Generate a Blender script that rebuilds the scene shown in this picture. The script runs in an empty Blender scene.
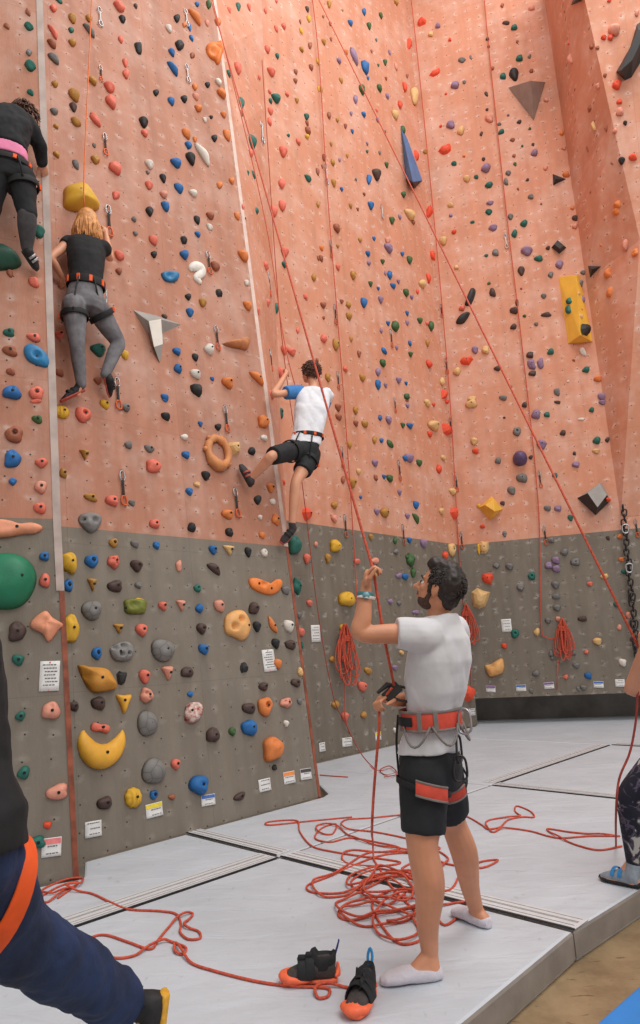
import bpy, bmesh, math, random
from mathutils import Vector, Matrix, noise
import time

scene = bpy.context.scene
COL = scene.collection
RND = random.Random(7)
V = Vector
PI = math.pi

# ------------------------------------------------------------------ camera
F_PX, CX, CY = 683.0, 320.0, 512.0
CAM_H = 1.42
PITCH = math.atan(138.8 / F_PX)
ROLL = math.radians(3.3)
FWD = V((0, math.cos(PITCH), math.sin(PITCH)))
_U0 = V((0, -math.sin(PITCH), math.cos(PITCH)))
_R0 = V((1, 0, 0))
RIGHT = _R0 * math.cos(ROLL) - _U0 * math.sin(ROLL)
UP = _U0 * math.cos(ROLL) + _R0 * math.sin(ROLL)
EYE = V((0, 0, CAM_H))


def ray(px, py):
    return (FWD + RIGHT * ((px - CX) / F_PX) - UP * ((py - CY) / F_PX))


def at(px, py, depth):
    """The place seen at a photo point, `depth` metres along the camera's axis."""
    return EYE + ray(px, py) * depth


def ground(px, py, z=0.0):
    d = ray(px, py)
    return EYE + d * ((z - EYE.z) / d.z)


def on_plane(px, py, o, n):
    d = ray(px, py)
    return EYE + d * ((o - EYE).dot(n) / d.dot(n))


def project(p):
    q = p - EYE
    z = q.dot(FWD)
    return CX + F_PX * q.dot(RIGHT) / z, CY - F_PX * q.dot(UP) / z, z


cam_data = bpy.data.cameras.new('camera')
cam_data.sensor_fit = 'VERTICAL'
cam_data.sensor_height = 36.0
cam_data.lens = 36.0 * F_PX / 1024.0
cam_data.clip_start = 0.05
cam = bpy.data.objects.new('camera', cam_data)
COL.objects.link(cam)
cam.matrix_world = Matrix(((RIGHT.x, UP.x, -FWD.x, EYE.x),
                           (RIGHT.y, UP.y, -FWD.y, EYE.y),
                           (RIGHT.z, UP.z, -FWD.z, EYE.z), (0, 0, 0, 1)))
scene.camera = cam


# ------------------------------------------------------------------ tags
def tag(o, label=None, cat=None, group=None, kind=None):
    if label:
        o['label'] = label
    if cat:
        o['category'] = cat
    if group:
        o['group'] = group
    if kind:
        o['kind'] = kind
    return o


def thing(name, loc, label, cat, group=None, rot=None):
    o = bpy.data.objects.new(name, None)
    o.empty_display_size = 0.1
    o.location = loc
    if rot is not None:
        o.rotation_euler = rot
    COL.objects.link(o)
    return tag(o, label, cat, group)


def keep(o, parent):
    """Parent a mesh whose vertices are in world space, leaving it where it is."""
    o.parent = parent
    return o


# ------------------------------------------------------------------ materials
MATS = {}


def srgb(r, g, b):
    f = lambda c: (c / 12.92 if c <= 0.04045 else ((c + 0.055) / 1.055) ** 2.4)
    return (f(r / 255), f(g / 255), f(b / 255), 1.0)


def new_mat(name):
    m = bpy.data.materials.new(name)
    m.use_nodes = True
    nt = m.node_tree
    b = nt.nodes['Principled BSDF']
    return m, nt, b


def N(nt, typ, **kw):
    n = nt.nodes.new(typ)
    for k, v in kw.items():
        if k.startswith('i_'):
            n.inputs[k[2:].replace('_', ' ')].default_value = v
        else:
            setattr(n, k, v)
    return n


def ramp(nt, stops, interp='LINEAR'):
    n = nt.nodes.new('ShaderNodeValToRGB')
    n.color_ramp.interpolation = interp
    e = n.color_ramp.elements
    while len(e) > len(stops):
        e.remove(e[-1])
    while len(e) < len(stops):
        e.new(0.5)
    for el, (p, c) in zip(e, stops):
        el.position = p
        el.color = c if len(c) == 4 else (*c, 1)
    return n


def mix(nt, fac, a, b, mode='MIX'):
    n = nt.nodes.new('ShaderNodeMix')
    n.data_type = 'RGBA'
    n.blend_type = mode
    for sock, val in ((n.inputs[0], fac), (n.inputs[6], a), (n.inputs[7], b)):
        if hasattr(val, 'is_linked') or hasattr(val, 'links'):
            nt.links.new(val, sock)
        else:
            sock.default_value = val
    return n.outputs[2]


def mat(name, rgb, rough=0.6, metal=0.0, var=0.12, scale=30.0, bump=0.0, bscale=None, rgb2=None, sheen=0.0):
    """A procedural material: noise moves the colour a little, optional bump."""
    if name in MATS:
        return MATS[name]
    m, nt, b = new_mat(name)
    tc = N(nt, 'ShaderNodeTexCoord')
    nz = N(nt, 'ShaderNodeTexNoise', i_Scale=scale, i_Detail=4.0)
    nt.links.new(tc.outputs['Object'], nz.inputs['Vector'])
    c = srgb(*rgb)
    if rgb2:
        c0, c1 = c, srgb(*rgb2)
    else:
        c0 = tuple(max(0, x * (1 - var)) for x in c[:3]) + (1,)
        c1 = tuple(min(1, x * (1 + var)) for x in c[:3]) + (1,)
    r = ramp(nt, [(0.35, c0), (0.65, c1)])
    nt.links.new(nz.outputs['Fac'], r.inputs['Fac'])
    nt.links.new(r.outputs['Color'], b.inputs['Base Color'])
    b.inputs['Roughness'].default_value = rough
    b.inputs['Metallic'].default_value = metal
    if sheen:
        b.inputs['Sheen Weight'].default_value = sheen
    if bump:
        bp = N(nt, 'ShaderNodeBump', i_Strength=bump, i_Distance=0.01)
        n2 = N(nt, 'ShaderNodeTexNoise', i_Scale=bscale or scale * 2, i_Detail=5.0)
        nt.links.new(tc.outputs['Object'], n2.inputs['Vector'])
        nt.links.new(n2.outputs['Fac'], bp.inputs['Height'])
        nt.links.new(bp.outputs['Normal'], b.inputs['Normal'])
    MATS[name] = m
    return m


# ------------------------------------------------------------------ mesh helpers
def mesh_obj(name, verts, faces, m=None, parent=None, smooth=True, mw=None):
    me = bpy.data.meshes.new(name)
    me.from_pydata([tuple(v) for v in verts], [], faces)
    me.validate()
    bm = bmesh.new()
    bm.from_mesh(me)
    bmesh.ops.recalc_face_normals(bm, faces=bm.faces)
    bm.to_mesh(me)
    bm.free()
    if smooth:
        me.polygons.foreach_set('use_smooth', [True] * len(me.polygons))
    o = bpy.data.objects.new(name, me)
    COL.objects.link(o)
    if m:
        for x in (m if isinstance(m, (list, tuple)) else [m]):
            me.materials.append(x)
    if mw is not None:
        o.matrix_world = mw
    if parent is not None:
        adopt(o, parent)
    return o


def adopt(o, parent):
    """Child keeps its world placement (parent may be rotated or moved)."""
    bpy.context.view_layer.update() if False else None
    pm = world_of(parent)
    wm = world_of(o)
    o.parent = parent
    o.matrix_parent_inverse = Matrix.Identity(4)
    o.matrix_basis = pm.inverted() @ wm
    return o


def world_of(o):
    m = o.matrix_basis.copy()
    if o.parent is not None:
        m = world_of(o.parent) @ o.matrix_parent_inverse @ m
    return m


class MB:
    """Collects shapes into one mesh."""

    def __init__(self):
        self.v, self.f = [], []

    def add(self, verts, faces):
        n = len(self.v)
        self.v += [V(x) for x in verts]
        self.f += [tuple(i + n for i in f) for f in faces]
        return self

    def box(self, c, s, M=None):
        c = V(c)
        vs = []
        for x in (-.5, .5):
            for y in (-.5, .5):
                for z in (-.5, .5):
                    p = V((x * s[0], y * s[1], z * s[2]))
                    if M is not None:
                        p = M @ p
                    vs.append(c + p)
        return self.add(vs, [(0, 1, 3, 2), (4, 6, 7, 5), (0, 4, 5, 1), (2, 3, 7, 6), (0, 2, 6, 4), (1, 5, 7, 3)])

    def tube(self, pts, r, seg=8, closed=False, cap=True, flat=None):
        """A tube along pts; r a number or one per point; flat=(axis, ratio) squashes along axis."""
        pts = [V(p) for p in pts]
        n = len(pts)
        rs = r if isinstance(r, (list, tuple)) else [r] * n
        T = []
        for i in range(n):
            a = pts[(i - 1) % n] if (closed or i > 0) else pts[i]
            b = pts[(i + 1) % n] if (closed or i < n - 1) else pts[i]
            t = b - a
            T.append(t.normalized() if t.length > 1e-9 else V((0, 0, 1)))
        ref = V((0, 0, 1)) if abs(T[0].z) < 0.9 else V((1, 0, 0))
        nrm = (ref - T[0] * ref.dot(T[0])).normalized()
        vs = []
        for i in range(n):
            nrm = nrm - T[i] * nrm.dot(T[i])
            if nrm.length < 1e-6:
                nrm = T[i].orthogonal()
            nrm.normalize()
            bn = T[i].cross(nrm)
            for k in range(seg):
                a = 2 * PI * k / seg
                off = (nrm * math.cos(a) + bn * math.sin(a)) * rs[i]
                if flat:
                    ax = V(flat[0]).normalized()
                    off = off - ax * off.dot(ax) * (1 - flat[1])
                vs.append(pts[i] + off)
        fs = []
        m = n if closed else n - 1
        for i in range(m):
            j = (i + 1) % n
            for k in range(seg):
                l = (k + 1) % seg
                fs.append((i * seg + k, i * seg + l, j * seg + l, j * seg + k))
        if cap and not closed:
            fs.append(tuple(range(seg))[::-1])
            fs.append(tuple((n - 1) * seg + k for k in range(seg)))
        return self.add(vs, fs)

    def ell(self, c, r, M=None, seg=14, rings=9):
        c = V(c)
        r = V(r) if not isinstance(r, (int, float)) else V((r, r, r))
        vs, fs = [], []
        for i in range(1, rings):
            th = PI * i / rings
            for k in range(seg):
                ph = 2 * PI * k / seg
                p = V((r.x * math.sin(th) * math.cos(ph), r.y * math.sin(th) * math.sin(ph), r.z * math.cos(th)))
                vs.append(c + (M @ p if M is not None else p))
        t = V((0, 0, r.z))
        vs += [c + (M @ t if M is not None else t), c - (M @ t if M is not None else t)]
        top, bot = len(vs) - 2, len(vs) - 1
        for i in range(rings - 2):
            for k in range(seg):
                l = (k + 1) % seg
                fs.append((i * seg + k, (i + 1) * seg + k, (i + 1) * seg + l, i * seg + l))
        for k in range(seg):
            l = (k + 1) % seg
            fs.append((top, k, l))
            o = (rings - 2) * seg
            fs.append((bot, o + l, o + k))
        return self.add(vs, fs)

    def prism(self, poly, o, u, v, n, d0, d1):
        """Polygon (list of (a, b)) in the frame o,u,v extruded along n from d0 to d1."""
        k = len(poly)
        lo = [o + u * a + v * b + n * d0 for a, b in poly]
        hi = [o + u * a + v * b + n * d1 for a, b in poly]
        fs = [tuple(range(k))[::-1], tuple(range(k, 2 * k))]
        for i in range(k):
            j = (i + 1) % k
            fs.append((i, j, k + j, k + i))
        return self.add(lo + hi, fs)

    def build(self, name, m, parent=None, smooth=True, mw=None):
        return mesh_obj(name, self.v, self.f, m, parent, smooth, mw)


def bevel(o, w=0.005, seg=2):
    b = o.modifiers.new('bevel', 'BEVEL')
    b.width = w
    b.segments = seg
    b.limit_method = 'ANGLE'
    return o


def catmull(pts, n=8, closed=False):
    pts = [V(p) for p in pts]
    out = []
    k = len(pts)
    rng = range(k if closed else k - 1)
    for i in rng:
        if closed:
            p0, p1, p2, p3 = pts[(i - 1) % k], pts[i], pts[(i + 1) % k], pts[(i + 2) % k]
        else:
            p1, p2 = pts[i], pts[i + 1]
            p0 = pts[i - 1] if i > 0 else p1 * 2 - p2
            p3 = pts[i + 2] if i + 2 < k else p2 * 2 - p1
        for j in range(n):
            t = j / n
            out.append(0.5 * ((2 * p1) + (p2 - p0) * t + (2 * p0 - 5 * p1 + 4 * p2 - p3) * t * t + (3 * p1 - p0 - 3 * p2 + p3) * t ** 3))
    if not closed:
        out.append(pts[-1])
    return out


def basis(o, u, v, n):
    return Matrix(((u.x, v.x, n.x, o.x), (u.y, v.y, n.y, o.y), (u.z, v.z, n.z, o.z), (0, 0, 0, 1)))
# ------------------------------------------------------------------ wall frames
Z = V((0, 0, 1))


class Wall:
    """A plane with u along the wall, v up it, n towards the climbers."""

    def __init__(self, name, o, u, tau=0.0):
        self.name = name
        self.o = o.copy()
        self.u = u.normalized()
        n0 = V((self.u.y, -self.u.x, 0)).normalized()
        self.n = n0 * math.cos(tau) + Z * math.sin(tau)
        self.v = Z * math.cos(tau) - n0 * math.sin(tau)

    def uv(self, px, py):
        q = on_plane(px, py, self.o, self.n) - self.o
        return q.dot(self.u), q.dot(self.v)

    def p(self, a, b, c=0.0):
        return self.o + self.u * a + self.v * b + self.n * c

    def hit(self, px, py, c=0.0):
        return on_plane(px, py, self.o + self.n * c, self.n)

    def frame(self, p):
        return basis(p, self.u, self.v, self.n)

    def loc(self, p):
        q = p - self.o
        return q.dot(self.u), q.dot(self.v), q.dot(self.n)


_A, _B = ground(80, 862), ground(320, 797)
L1 = Wall('L1', _A, _B - _A, math.radians(6.8))
U_ARETE = 2.515
# leftmost panel, a little in front
_z0 = 2.56
_d0, _d1 = ray(0, 517.5), ray(52, 518.8)
_q0 = EYE + _d0 * ((_z0 - EYE.z) / _d0.z)
_q1 = EYE + _d1 * ((_z0 - EYE.z) / _d1.z)
L0 = Wall('L0', ground(78, 878), (_q1 - _q0), math.radians(3.0))
L0_EDGE = [L0.uv(78, 878), L0.uv(60, 521), L0.uv(42, 0), L0.uv(36, -190)]
# far walls
_P = EYE + ray(460, 545) * ((3.18 - EYE.z) / ray(460, 545).z)
_Q = EYE + ray(640, 528) * ((3.18 - EYE.z) / ray(640, 528).z)
_C0 = ground(320, 762)
_cu = V((_P.x - _C0.x, _P.y - _C0.y, 0))
CW = Wall('C', _C0, _cu)
U_CORNER = _cu.length
RW = Wall('R', V((_P.x, _P.y, 0)), _Q - _P)
U_INNER = -0.42
TOP = 17.0


def coord(nt, obj_scale=(1, 1, 1)):
    tc = N(nt, 'ShaderNodeTexCoord')
    mp = N(nt, 'ShaderNodeMapping')
    mp.inputs['Scale'].default_value = obj_scale
    nt.links.new(tc.outputs['Object'], mp.inputs['Vector'])
    return mp.outputs['Vector']


def math_n(nt, op, a, b=None, c=None):
    n = nt.nodes.new('ShaderNodeMath')
    n.operation = op
    for i, x in enumerate((a, b, c)):
        if x is None:
            continue
        if hasattr(x, 'links'):
            nt.links.new(x, n.inputs[i])
        else:
            n.inputs[i].default_value = x
    return n.outputs[0]


def wall_mat(name, rgb, hole=5.3, chalk=0.35, halo=0.25, stain=0.18, dust=(236, 222, 214), wash=0.0):
    m, nt, b = new_mat(name)
    base = srgb(*rgb)
    dark = tuple(x * (1 - stain) for x in base[:3]) + (1,)
    lite = tuple(min(1, x * (1 + stain * 0.8)) for x in base[:3]) + (1,)
    # streaky paint
    n1 = N(nt, 'ShaderNodeTexNoise', i_Scale=1.0, i_Detail=6.0, i_Roughness=0.6)
    nt.links.new(coord(nt, (6, 0.7, 1)), n1.inputs['Vector'])
    r1 = ramp(nt, [(0.3, dark), (0.52, base), (0.75, lite)])
    nt.links.new(n1.outputs['Fac'], r1.inputs['Fac'])
    # cloudy wear
    n2 = N(nt, 'ShaderNodeTexNoise', i_Scale=1.3, i_Detail=8.0, i_Roughness=0.65)
    nt.links.new(coord(nt), n2.inputs['Vector'])
    r2 = ramp(nt, [(0.45, (0, 0, 0)), (0.85, (1, 1, 1))])
    nt.links.new(n2.outputs['Fac'], r2.inputs['Fac'])
    c = mix(nt, math_n(nt, 'MULTIPLY', r2.outputs['Color'], chalk), r1.outputs['Color'], srgb(*dust))
    # bolt hole grid with rubbed chalk round the holes
    vo = N(nt, 'ShaderNodeTexVoronoi', voronoi_dimensions='2D', i_Scale=hole, i_Randomness=0.18)
    nt.links.new(coord(nt), vo.inputs['Vector'])
    n3 = N(nt, 'ShaderNodeTexNoise', i_Scale=14.0, i_Detail=4.0)
    nt.links.new(coord(nt, (0.6, 1, 1)), n3.inputs['Vector'])
    r3 = ramp(nt, [(0.04, (1, 1, 1)), (0.36, (0, 0, 0))])
    nt.links.new(vo.outputs['Distance'], r3.inputs['Fac'])
    r4 = ramp(nt, [(0.5, (0, 0, 0)), (0.66, (1, 1, 1))])
    nt.links.new(n3.outputs['Fac'], r4.inputs['Fac'])
    f = math_n(nt, 'MULTIPLY', math_n(nt, 'MULTIPLY', r3.outputs['Color'], r4.outputs['Color']), halo)
    c = mix(nt, f, c, srgb(*dust))
    # ply sheet joints
    br = N(nt, 'ShaderNodeTexBrick', offset=0.0)
    br.inputs['Scale'].default_value = 1.0
    br.inputs['Mortar Size'].default_value = 0.0035
    br.inputs['Mortar Smooth'].default_value = 0.3
    br.inputs['Brick Width'].default_value = 1.22
    br.inputs['Row Height'].default_value = 1.22
    nt.links.new(coord(nt), br.inputs['Vector'])
    c = mix(nt, math_n(nt, 'MULTIPLY', br.outputs['Fac'], 0.35), c, tuple(x * 0.55 for x in base[:3]) + (1,))
    r5 = ramp(nt, [(0.030, (1, 1, 1)), (0.042, (0, 0, 0))])
    nt.links.new(vo.outputs['Distance'], r5.inputs['Fac'])
    c = mix(nt, r5.outputs['Color'], c, srgb(48, 38, 34))
    nt.links.new(c, b.inputs['Base Color'])
    b.inputs['Roughness'].default_value = 0.72
    bp = N(nt, 'ShaderNodeBump', i_Strength=0.25, i_Distance=0.01)
    n6 = N(nt, 'ShaderNodeTexNoise', i_Scale=60.0, i_Detail=4.0)
    nt.links.new(coord(nt, (1, 0.3, 1)), n6.inputs['Vector'])
    nt.links.new(n6.outputs['Fac'], bp.inputs['Height'])
    nt.links.new(bp.outputs['Normal'], b.inputs['Normal'])
    return m


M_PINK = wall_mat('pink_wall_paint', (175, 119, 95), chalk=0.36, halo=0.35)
M_GREY = wall_mat('grey_wall_paint', (122, 112, 100), chalk=0.12, halo=0.22, stain=0.16, dust=(205, 198, 190))
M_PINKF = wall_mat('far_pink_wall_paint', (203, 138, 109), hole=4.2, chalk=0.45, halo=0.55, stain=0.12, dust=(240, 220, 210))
M_GREYF = wall_mat('far_grey_wall_paint', (116, 106, 94), hole=4.2, chalk=0.12, halo=0.55, dust=(198, 192, 184))
M_RUST = mat('rust_edge_paint', (138, 72, 50), 0.6, var=0.35, scale=9, bump=0.2)
M_PALE = mat('pale_edge_paint', (214, 188, 176), 0.6, var=0.12, scale=6)
M_PALEG = mat('worn_edge_paint', (178, 160, 152), 0.6, var=0.15, scale=6)
M_DARK = mat('dark_cavity_boards', (120, 114, 108), 0.9, var=0.2, scale=3)


def wall_panel(name, W, cells, thick, mats):
    """cells: list of (polygon in (u, v), material index); one slab in the wall's own frame."""
    vs, fs, mi = [], [], []
    for poly, k in cells:
        n = len(vs)
        m = len(poly)
        vs += [V((a, b, 0)) for a, b in poly] + [V((a, b, -thick)) for a, b in poly]
        fs.append(tuple(range(n, n + m)))
        fs.append(tuple(range(n + m, n + 2 * m))[::-1])
        for i in range(m):
            j = (i + 1) % m
            fs.append((n + i, n + m + i, n + m + j, n + j))
        mi += [k] * (m + 2)
    o = mesh_obj(name, vs, fs, mats, None, False, W.frame(W.o))
    for p, k in zip(o.data.polygons, mi):
        p.material_index = k
    tag(o, kind='structure')
    return o


v1 = 0.5 * (L1.uv(60, 526)[1] + L1.uv(300, 548)[1])
VPINK = {'L1': v1, 'L0': L0.uv(20, 518)[1], 'C': 3.18, 'R': 3.18}
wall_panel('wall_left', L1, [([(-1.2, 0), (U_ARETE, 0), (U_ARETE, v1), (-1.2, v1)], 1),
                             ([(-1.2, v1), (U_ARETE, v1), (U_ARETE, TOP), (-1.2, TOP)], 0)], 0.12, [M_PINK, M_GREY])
v0 = VPINK['L0']


def l0_u(b):
    for (a0, b0), (a1, b1) in zip(L0_EDGE, L0_EDGE[1:]):
        if b <= b1:
            return a0 + (a1 - a0) * (b - b0) / (b1 - b0)
    return L0_EDGE[-1][0]


T0 = L0_EDGE[-1][1]
wall_panel('wall_far_left', L0, [([(-2.2, -0.14), (l0_u(-.14), -0.14), (l0_u(v0), v0), (-2.2, v0)], 1),
                                 ([(-2.2, v0), (l0_u(v0), v0), L0_EDGE[2], L0_EDGE[3], (-2.2, T0)], 0)], 0.12, [M_PINK, M_GREY])
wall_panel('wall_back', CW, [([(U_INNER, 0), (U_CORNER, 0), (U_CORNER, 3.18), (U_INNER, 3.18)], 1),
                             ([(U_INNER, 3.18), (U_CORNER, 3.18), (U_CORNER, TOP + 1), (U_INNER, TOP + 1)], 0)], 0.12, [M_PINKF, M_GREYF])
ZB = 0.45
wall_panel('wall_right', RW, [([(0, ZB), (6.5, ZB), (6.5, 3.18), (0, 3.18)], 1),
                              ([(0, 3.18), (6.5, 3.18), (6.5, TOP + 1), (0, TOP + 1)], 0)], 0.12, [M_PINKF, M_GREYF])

# the return between the slab's edge and the back wall, built in world space round a vertical frame
RT = Wall('return', L1.p(U_ARETE, 0), CW.p(U_INNER, 0) - L1.p(U_ARETE, 0))


def return_cell(va, vb, k):
    out = []
    for b in (va, vb):
        out.append((L1.p(U_ARETE, b), CW.p(U_INNER, L1.p(U_ARETE, b).z)))
    return out, k


vs, fs, mi = [], [], []
steps = [0, 0.8, 1.7, v1] + [v1 + (TOP - v1) * i / 10 for i in range(1, 11)]
inv = RT.frame(RT.o).inverted()
for i, b in enumerate(steps):
    e = L1.p(U_ARETE, b)
    vs += [inv @ e, inv @ CW.p(U_INNER, e.z)]
    if i:
        n = 2 * i
        fs.append((n - 2, n - 1, n + 1, n))
        mi.append(1 if b <= v1 + 1e-6 else 0)
k = len(vs)
vs += [q - V((0, 0, 0.05)) for q in vs]
nf = len(fs)
fs += [tuple(i + k for i in f)[::-1] for f in fs]
mi += mi[:nf]
o = mesh_obj('wall_return', vs, fs, [M_PINKF, M_GREYF], None, False, RT.frame(RT.o))
for p, q in zip(o.data.polygons, mi):
    p.material_index = q
tag(o, kind='structure')


# edge trims: pale above, rust below
def trim(name, W, a, w, va, vb, m, out=0.006, deep=0.03):
    mb = MB()
    mb.prism([(a - w, va), (a + 0.006, va), (a + 0.006, vb), (a - w, vb)], V((0, 0, 0)), V((1, 0, 0)), V((0, 1, 0)), V((0, 0, 1)), -deep, out)
    o = mb.build(name, m, None, False, W.frame(W.o))
    bevel(o, 0.004)
    tag(o, kind='structure')


trim('trim_1', L1, U_ARETE, 0.030, 0.0, v1, M_RUST)
trim('trim_2', L1, U_ARETE, 0.05, v1, TOP, M_PALE)
for nm, va, vb, wd, mm in (('trim_3', -0.14, v0 - 0.55, 0.030, M_RUST), ('trim_4', v0 - 0.55, T0, 0.05, M_PALEG)):
    bs_ = [va] + [b for a, b in L0_EDGE if va < b < vb] + [vb]
    poly = [(l0_u(b) + 0.006, b) for b in bs_] + [(l0_u(b) - wd, b) for b in bs_[::-1]]
    mb = MB()
    mb.prism(poly, V((0, 0, 0)), V((1, 0, 0)), V((0, 1, 0)), Z, -0.03, 0.006)
    o = mb.build(nm, mm, None, False, L0.frame(L0.o))
    tag(o, kind='structure')

# overhanging prow on the right wall
pr = []
for (px, py, out) in ((735, 640, 0.02), (640, 240, 1.1), (612, 120, 1.6), (585, 0, 2.1), (550, -150, 2.7)):
    W2 = RW.hit(px, py, out)
    a, b, c = RW.loc(W2)
    if b < 3.3 or py > 500:
        a, b = 3.95, 3.4
    pr.append((a, b, c))
vs, fs = [], []
for (a, b, c) in pr:
    vs += [V((2.78, b, 0.002)), V((a, b, c)), V((6.5, b, c + 0.25)), V((6.5, b, 0.0))]
for i in range(len(pr) - 1):
    n = 4 * i
    for j in range(4):
        l = (j + 1) % 4
        fs.append((n + j, n + l, n + 4 + l, n + 4 + j))
fs.append((0, 1, 2, 3))
m = 4 * (len(pr) - 1)
fs.append((m, m + 1, m + 2, m + 3))
PROW = mesh_obj('wall_prow', vs, fs, M_PINKF, None, False, RW.frame(RW.o))
tag(PROW, kind='structure')
PROW_EDGE = pr
_e0, _e1 = RW.p(*pr[1]), RW.p(*pr[3])
_f = RW.p(6.5, pr[1][1], pr[1][2] + 0.25)
_pu = (_f - _e0).normalized()
PN = (_pu.cross(_e1 - _e0)).normalized()
PN = PN if PN.y < 0 else -PN


class PlaneWall(Wall):
    def __init__(self, name, o, u, n):
        self.name, self.o, self.u, self.n = name, o.copy(), u.normalized(), n.normalized()
        self.v = self.n.cross(self.u).normalized()


PW = PlaneWall('P', _e0, _pu, PN)
# dark cavity under the right wall
mb = MB()
for a0, a1, b0, b1, c0, c1 in ((-0.6, 6.5, -0.14, ZB + 0.2, -0.95, -0.85), (-0.75, -0.6, -0.14, ZB + 0.2, -0.95, 0.0), (-0.6, 6.5, ZB + 0.12, ZB + 0.2, -0.9, -0.12)):
    mb.prism([(a0, b0), (a1, b0), (a1, b1), (a0, b1)], V((0, 0, 0)), V((1, 0, 0)), V((0, 1, 0)), V((0, 0, 1)), c0, c1)
tag(mb.build('wall_cavity', M_DARK, None, False, RW.frame(RW.o)), kind='structure')

# ------------------------------------------------------------------ floor and mats
ZF = -0.145
m, nt, b = new_mat('scuffed_concrete')
n1 = N(nt, 'ShaderNodeTexNoise', i_Scale=2.2, i_Detail=9.0, i_Roughness=0.7)
nt.links.new(coord(nt), n1.inputs['Vector'])
r1 = ramp(nt, [(0.3, srgb(112, 90, 64)), (0.55, srgb(150, 126, 94)), (0.8, srgb(172, 150, 118))])
nt.links.new(n1.outputs['Fac'], r1.inputs['Fac'])
n2 = N(nt, 'ShaderNodeTexNoise', i_Scale=9.0, i_Detail=3.0)
nt.links.new(coord(nt, (1, 3.5, 1)), n2.inputs['Vector'])
r2 = ramp(nt, [(0.66, (0, 0, 0)), (0.70, (1, 1, 1))])
nt.links.new(n2.outputs['Fac'], r2.inputs['Fac'])
c = mix(nt, math_n(nt, 'MULTIPLY', r2.outputs['Color'], 0.6), r1.outputs['Color'], srgb(70, 54, 38))
nt.links.new(c, b.inputs['Base Color'])
b.inputs['Roughness'].default_value = 0.55
M_FLOOR = m
mb = MB()
mb.prism([(-9, -7), (12, -7), (12, 16), (-9, 16)], V((0, 0, ZF)), V((1, 0, 0)), V((0, 1, 0)), Z, -0.2, 0)
tag(mb.build('floor', M_FLOOR, None, False), kind='structure')


def mat_fabric(name, rgb, stain=0.1):
    m, nt, b = new_mat(name)
    n1 = N(nt, 'ShaderNodeTexNoise', i_Scale=1.6, i_Detail=8.0, i_Roughness=0.6)
    nt.links.new(coord(nt), n1.inputs['Vector'])
    c0 = srgb(*rgb)
    r = ramp(nt, [(0.3, tuple(x * (1 - stain) for x in c0[:3])), (0.7, tuple(min(1, x * (1 + stain * .5)) for x in c0[:3]))])
    nt.links.new(n1.outputs['Fac'], r.inputs['Fac'])
    n2 = N(nt, 'ShaderNodeTexNoise', i_Scale=26.0, i_Detail=6.0)
    nt.links.new(coord(nt, (1, 0.35, 1)), n2.inputs['Vector'])
    r2 = ramp(nt, [(0.64, (0, 0, 0)), (0.72, (1, 1, 1))])
    nt.links.new(n2.outputs['Fac'], r2.inputs['Fac'])
    c = mix(nt, math_n(nt, 'MULTIPLY', r2.outputs['Color'], 0.22), r.outputs['Color'], srgb(120, 116, 112))
    nt.links.new(c, b.inputs['Base Color'])
    b.inputs['Roughness'].default_value = 0.5
    bp = N(nt, 'ShaderNodeBump', i_Strength=0.5, i_Distance=0.03)
    n3 = N(nt, 'ShaderNodeTexNoise', i_Scale=3.0, i_Detail=3.0, i_Distortion=0.6)
    nt.links.new(coord(nt, (1, 2.2, 1)), n3.inputs['Vector'])
    nt.links.new(n3.outputs['Fac'], bp.inputs['Height'])
    nt.links.new(bp.outputs['Normal'], b.inputs['Normal'])
    return m


M_MAT = mat_fabric('grey_mat_vinyl', (196, 202, 210))
M_MATSIDE = mat('grey_mat_side', (140, 130, 122), 0.6, var=0.15, scale=5, bump=0.3)
M_BLUE = mat('blue_mat_vinyl', (46, 128, 205), 0.5, var=0.1, scale=4)
M_FLAP = mat('pale_seam_flap', (205, 205, 207), 0.6, var=0.05, scale=20)
M_STITCH = mat('dark_stitching', (120, 118, 118), 0.8)
M_SEAMK = mat('black_seam_binding', (34, 34, 38), 0.7)
DIR_A = V((L1.u.x, L1.u.y, 0)).normalized()
DIR_B = V((DIR_A.y, -DIR_A.x, 0))


def inset(poly, d):
    out = []
    k = len(poly)
    area = sum(poly[i].x * poly[(i + 1) % k].y - poly[(i + 1) % k].x * poly[i].y for i in range(k))
    s = 1 if area > 0 else -1
    for i in range(k):
        p0, p1, p2 = poly[i - 1], poly[i], poly[(i + 1) % k]
        d1 = (p1 - p0).normalized()
        d2 = (p2 - p1).normalized()
        n1 = V((-d1.y, d1.x, 0)) * s
        n2 = V((-d2.y, d2.x, 0)) * s
        b = (n1 + n2)
        b = b / max(0.3, b.length_squared / 2)
        out.append(p1 + b * d)
    return out


def crash_mat(pts, label, m=None, top=0.0, thick=0.143, name='crash_mat', group='grey landing mats'):
    poly = inset([V((p.x, p.y, 0)) for p in pts], 0.006)
    k = len(poly)
    vs, fs = [], []
    r = 0.018
    lay = [(ZF + 0.002, 0.012), (ZF + 0.02, 0.0), (top - r, 0.0), (top - r * 0.3, r * 0.3), (top, r)]
    for z, i in lay:
        q = inset(poly, i)
        vs += [V((p.x, p.y, z)) for p in q]
    for a in range(len(lay) - 1):
        for i in range(k):
            j = (i + 1) % k
            fs.append((a * k + i, a * k + j, (a + 1) * k + j, (a + 1) * k + i))
    fs.append(tuple(range(k))[::-1])
    fs.append(tuple((len(lay) - 1) * k + i for i in range(k)))
    o = mesh_obj(name, vs, fs, [m or M_MAT, M_MATSIDE if m is None else m], None, False)
    for p in o.data.polygons:
        p.material_index = 1 if abs(p.normal.z) < 0.5 else 0
    return tag(o, label, 'mat', group)


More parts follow.
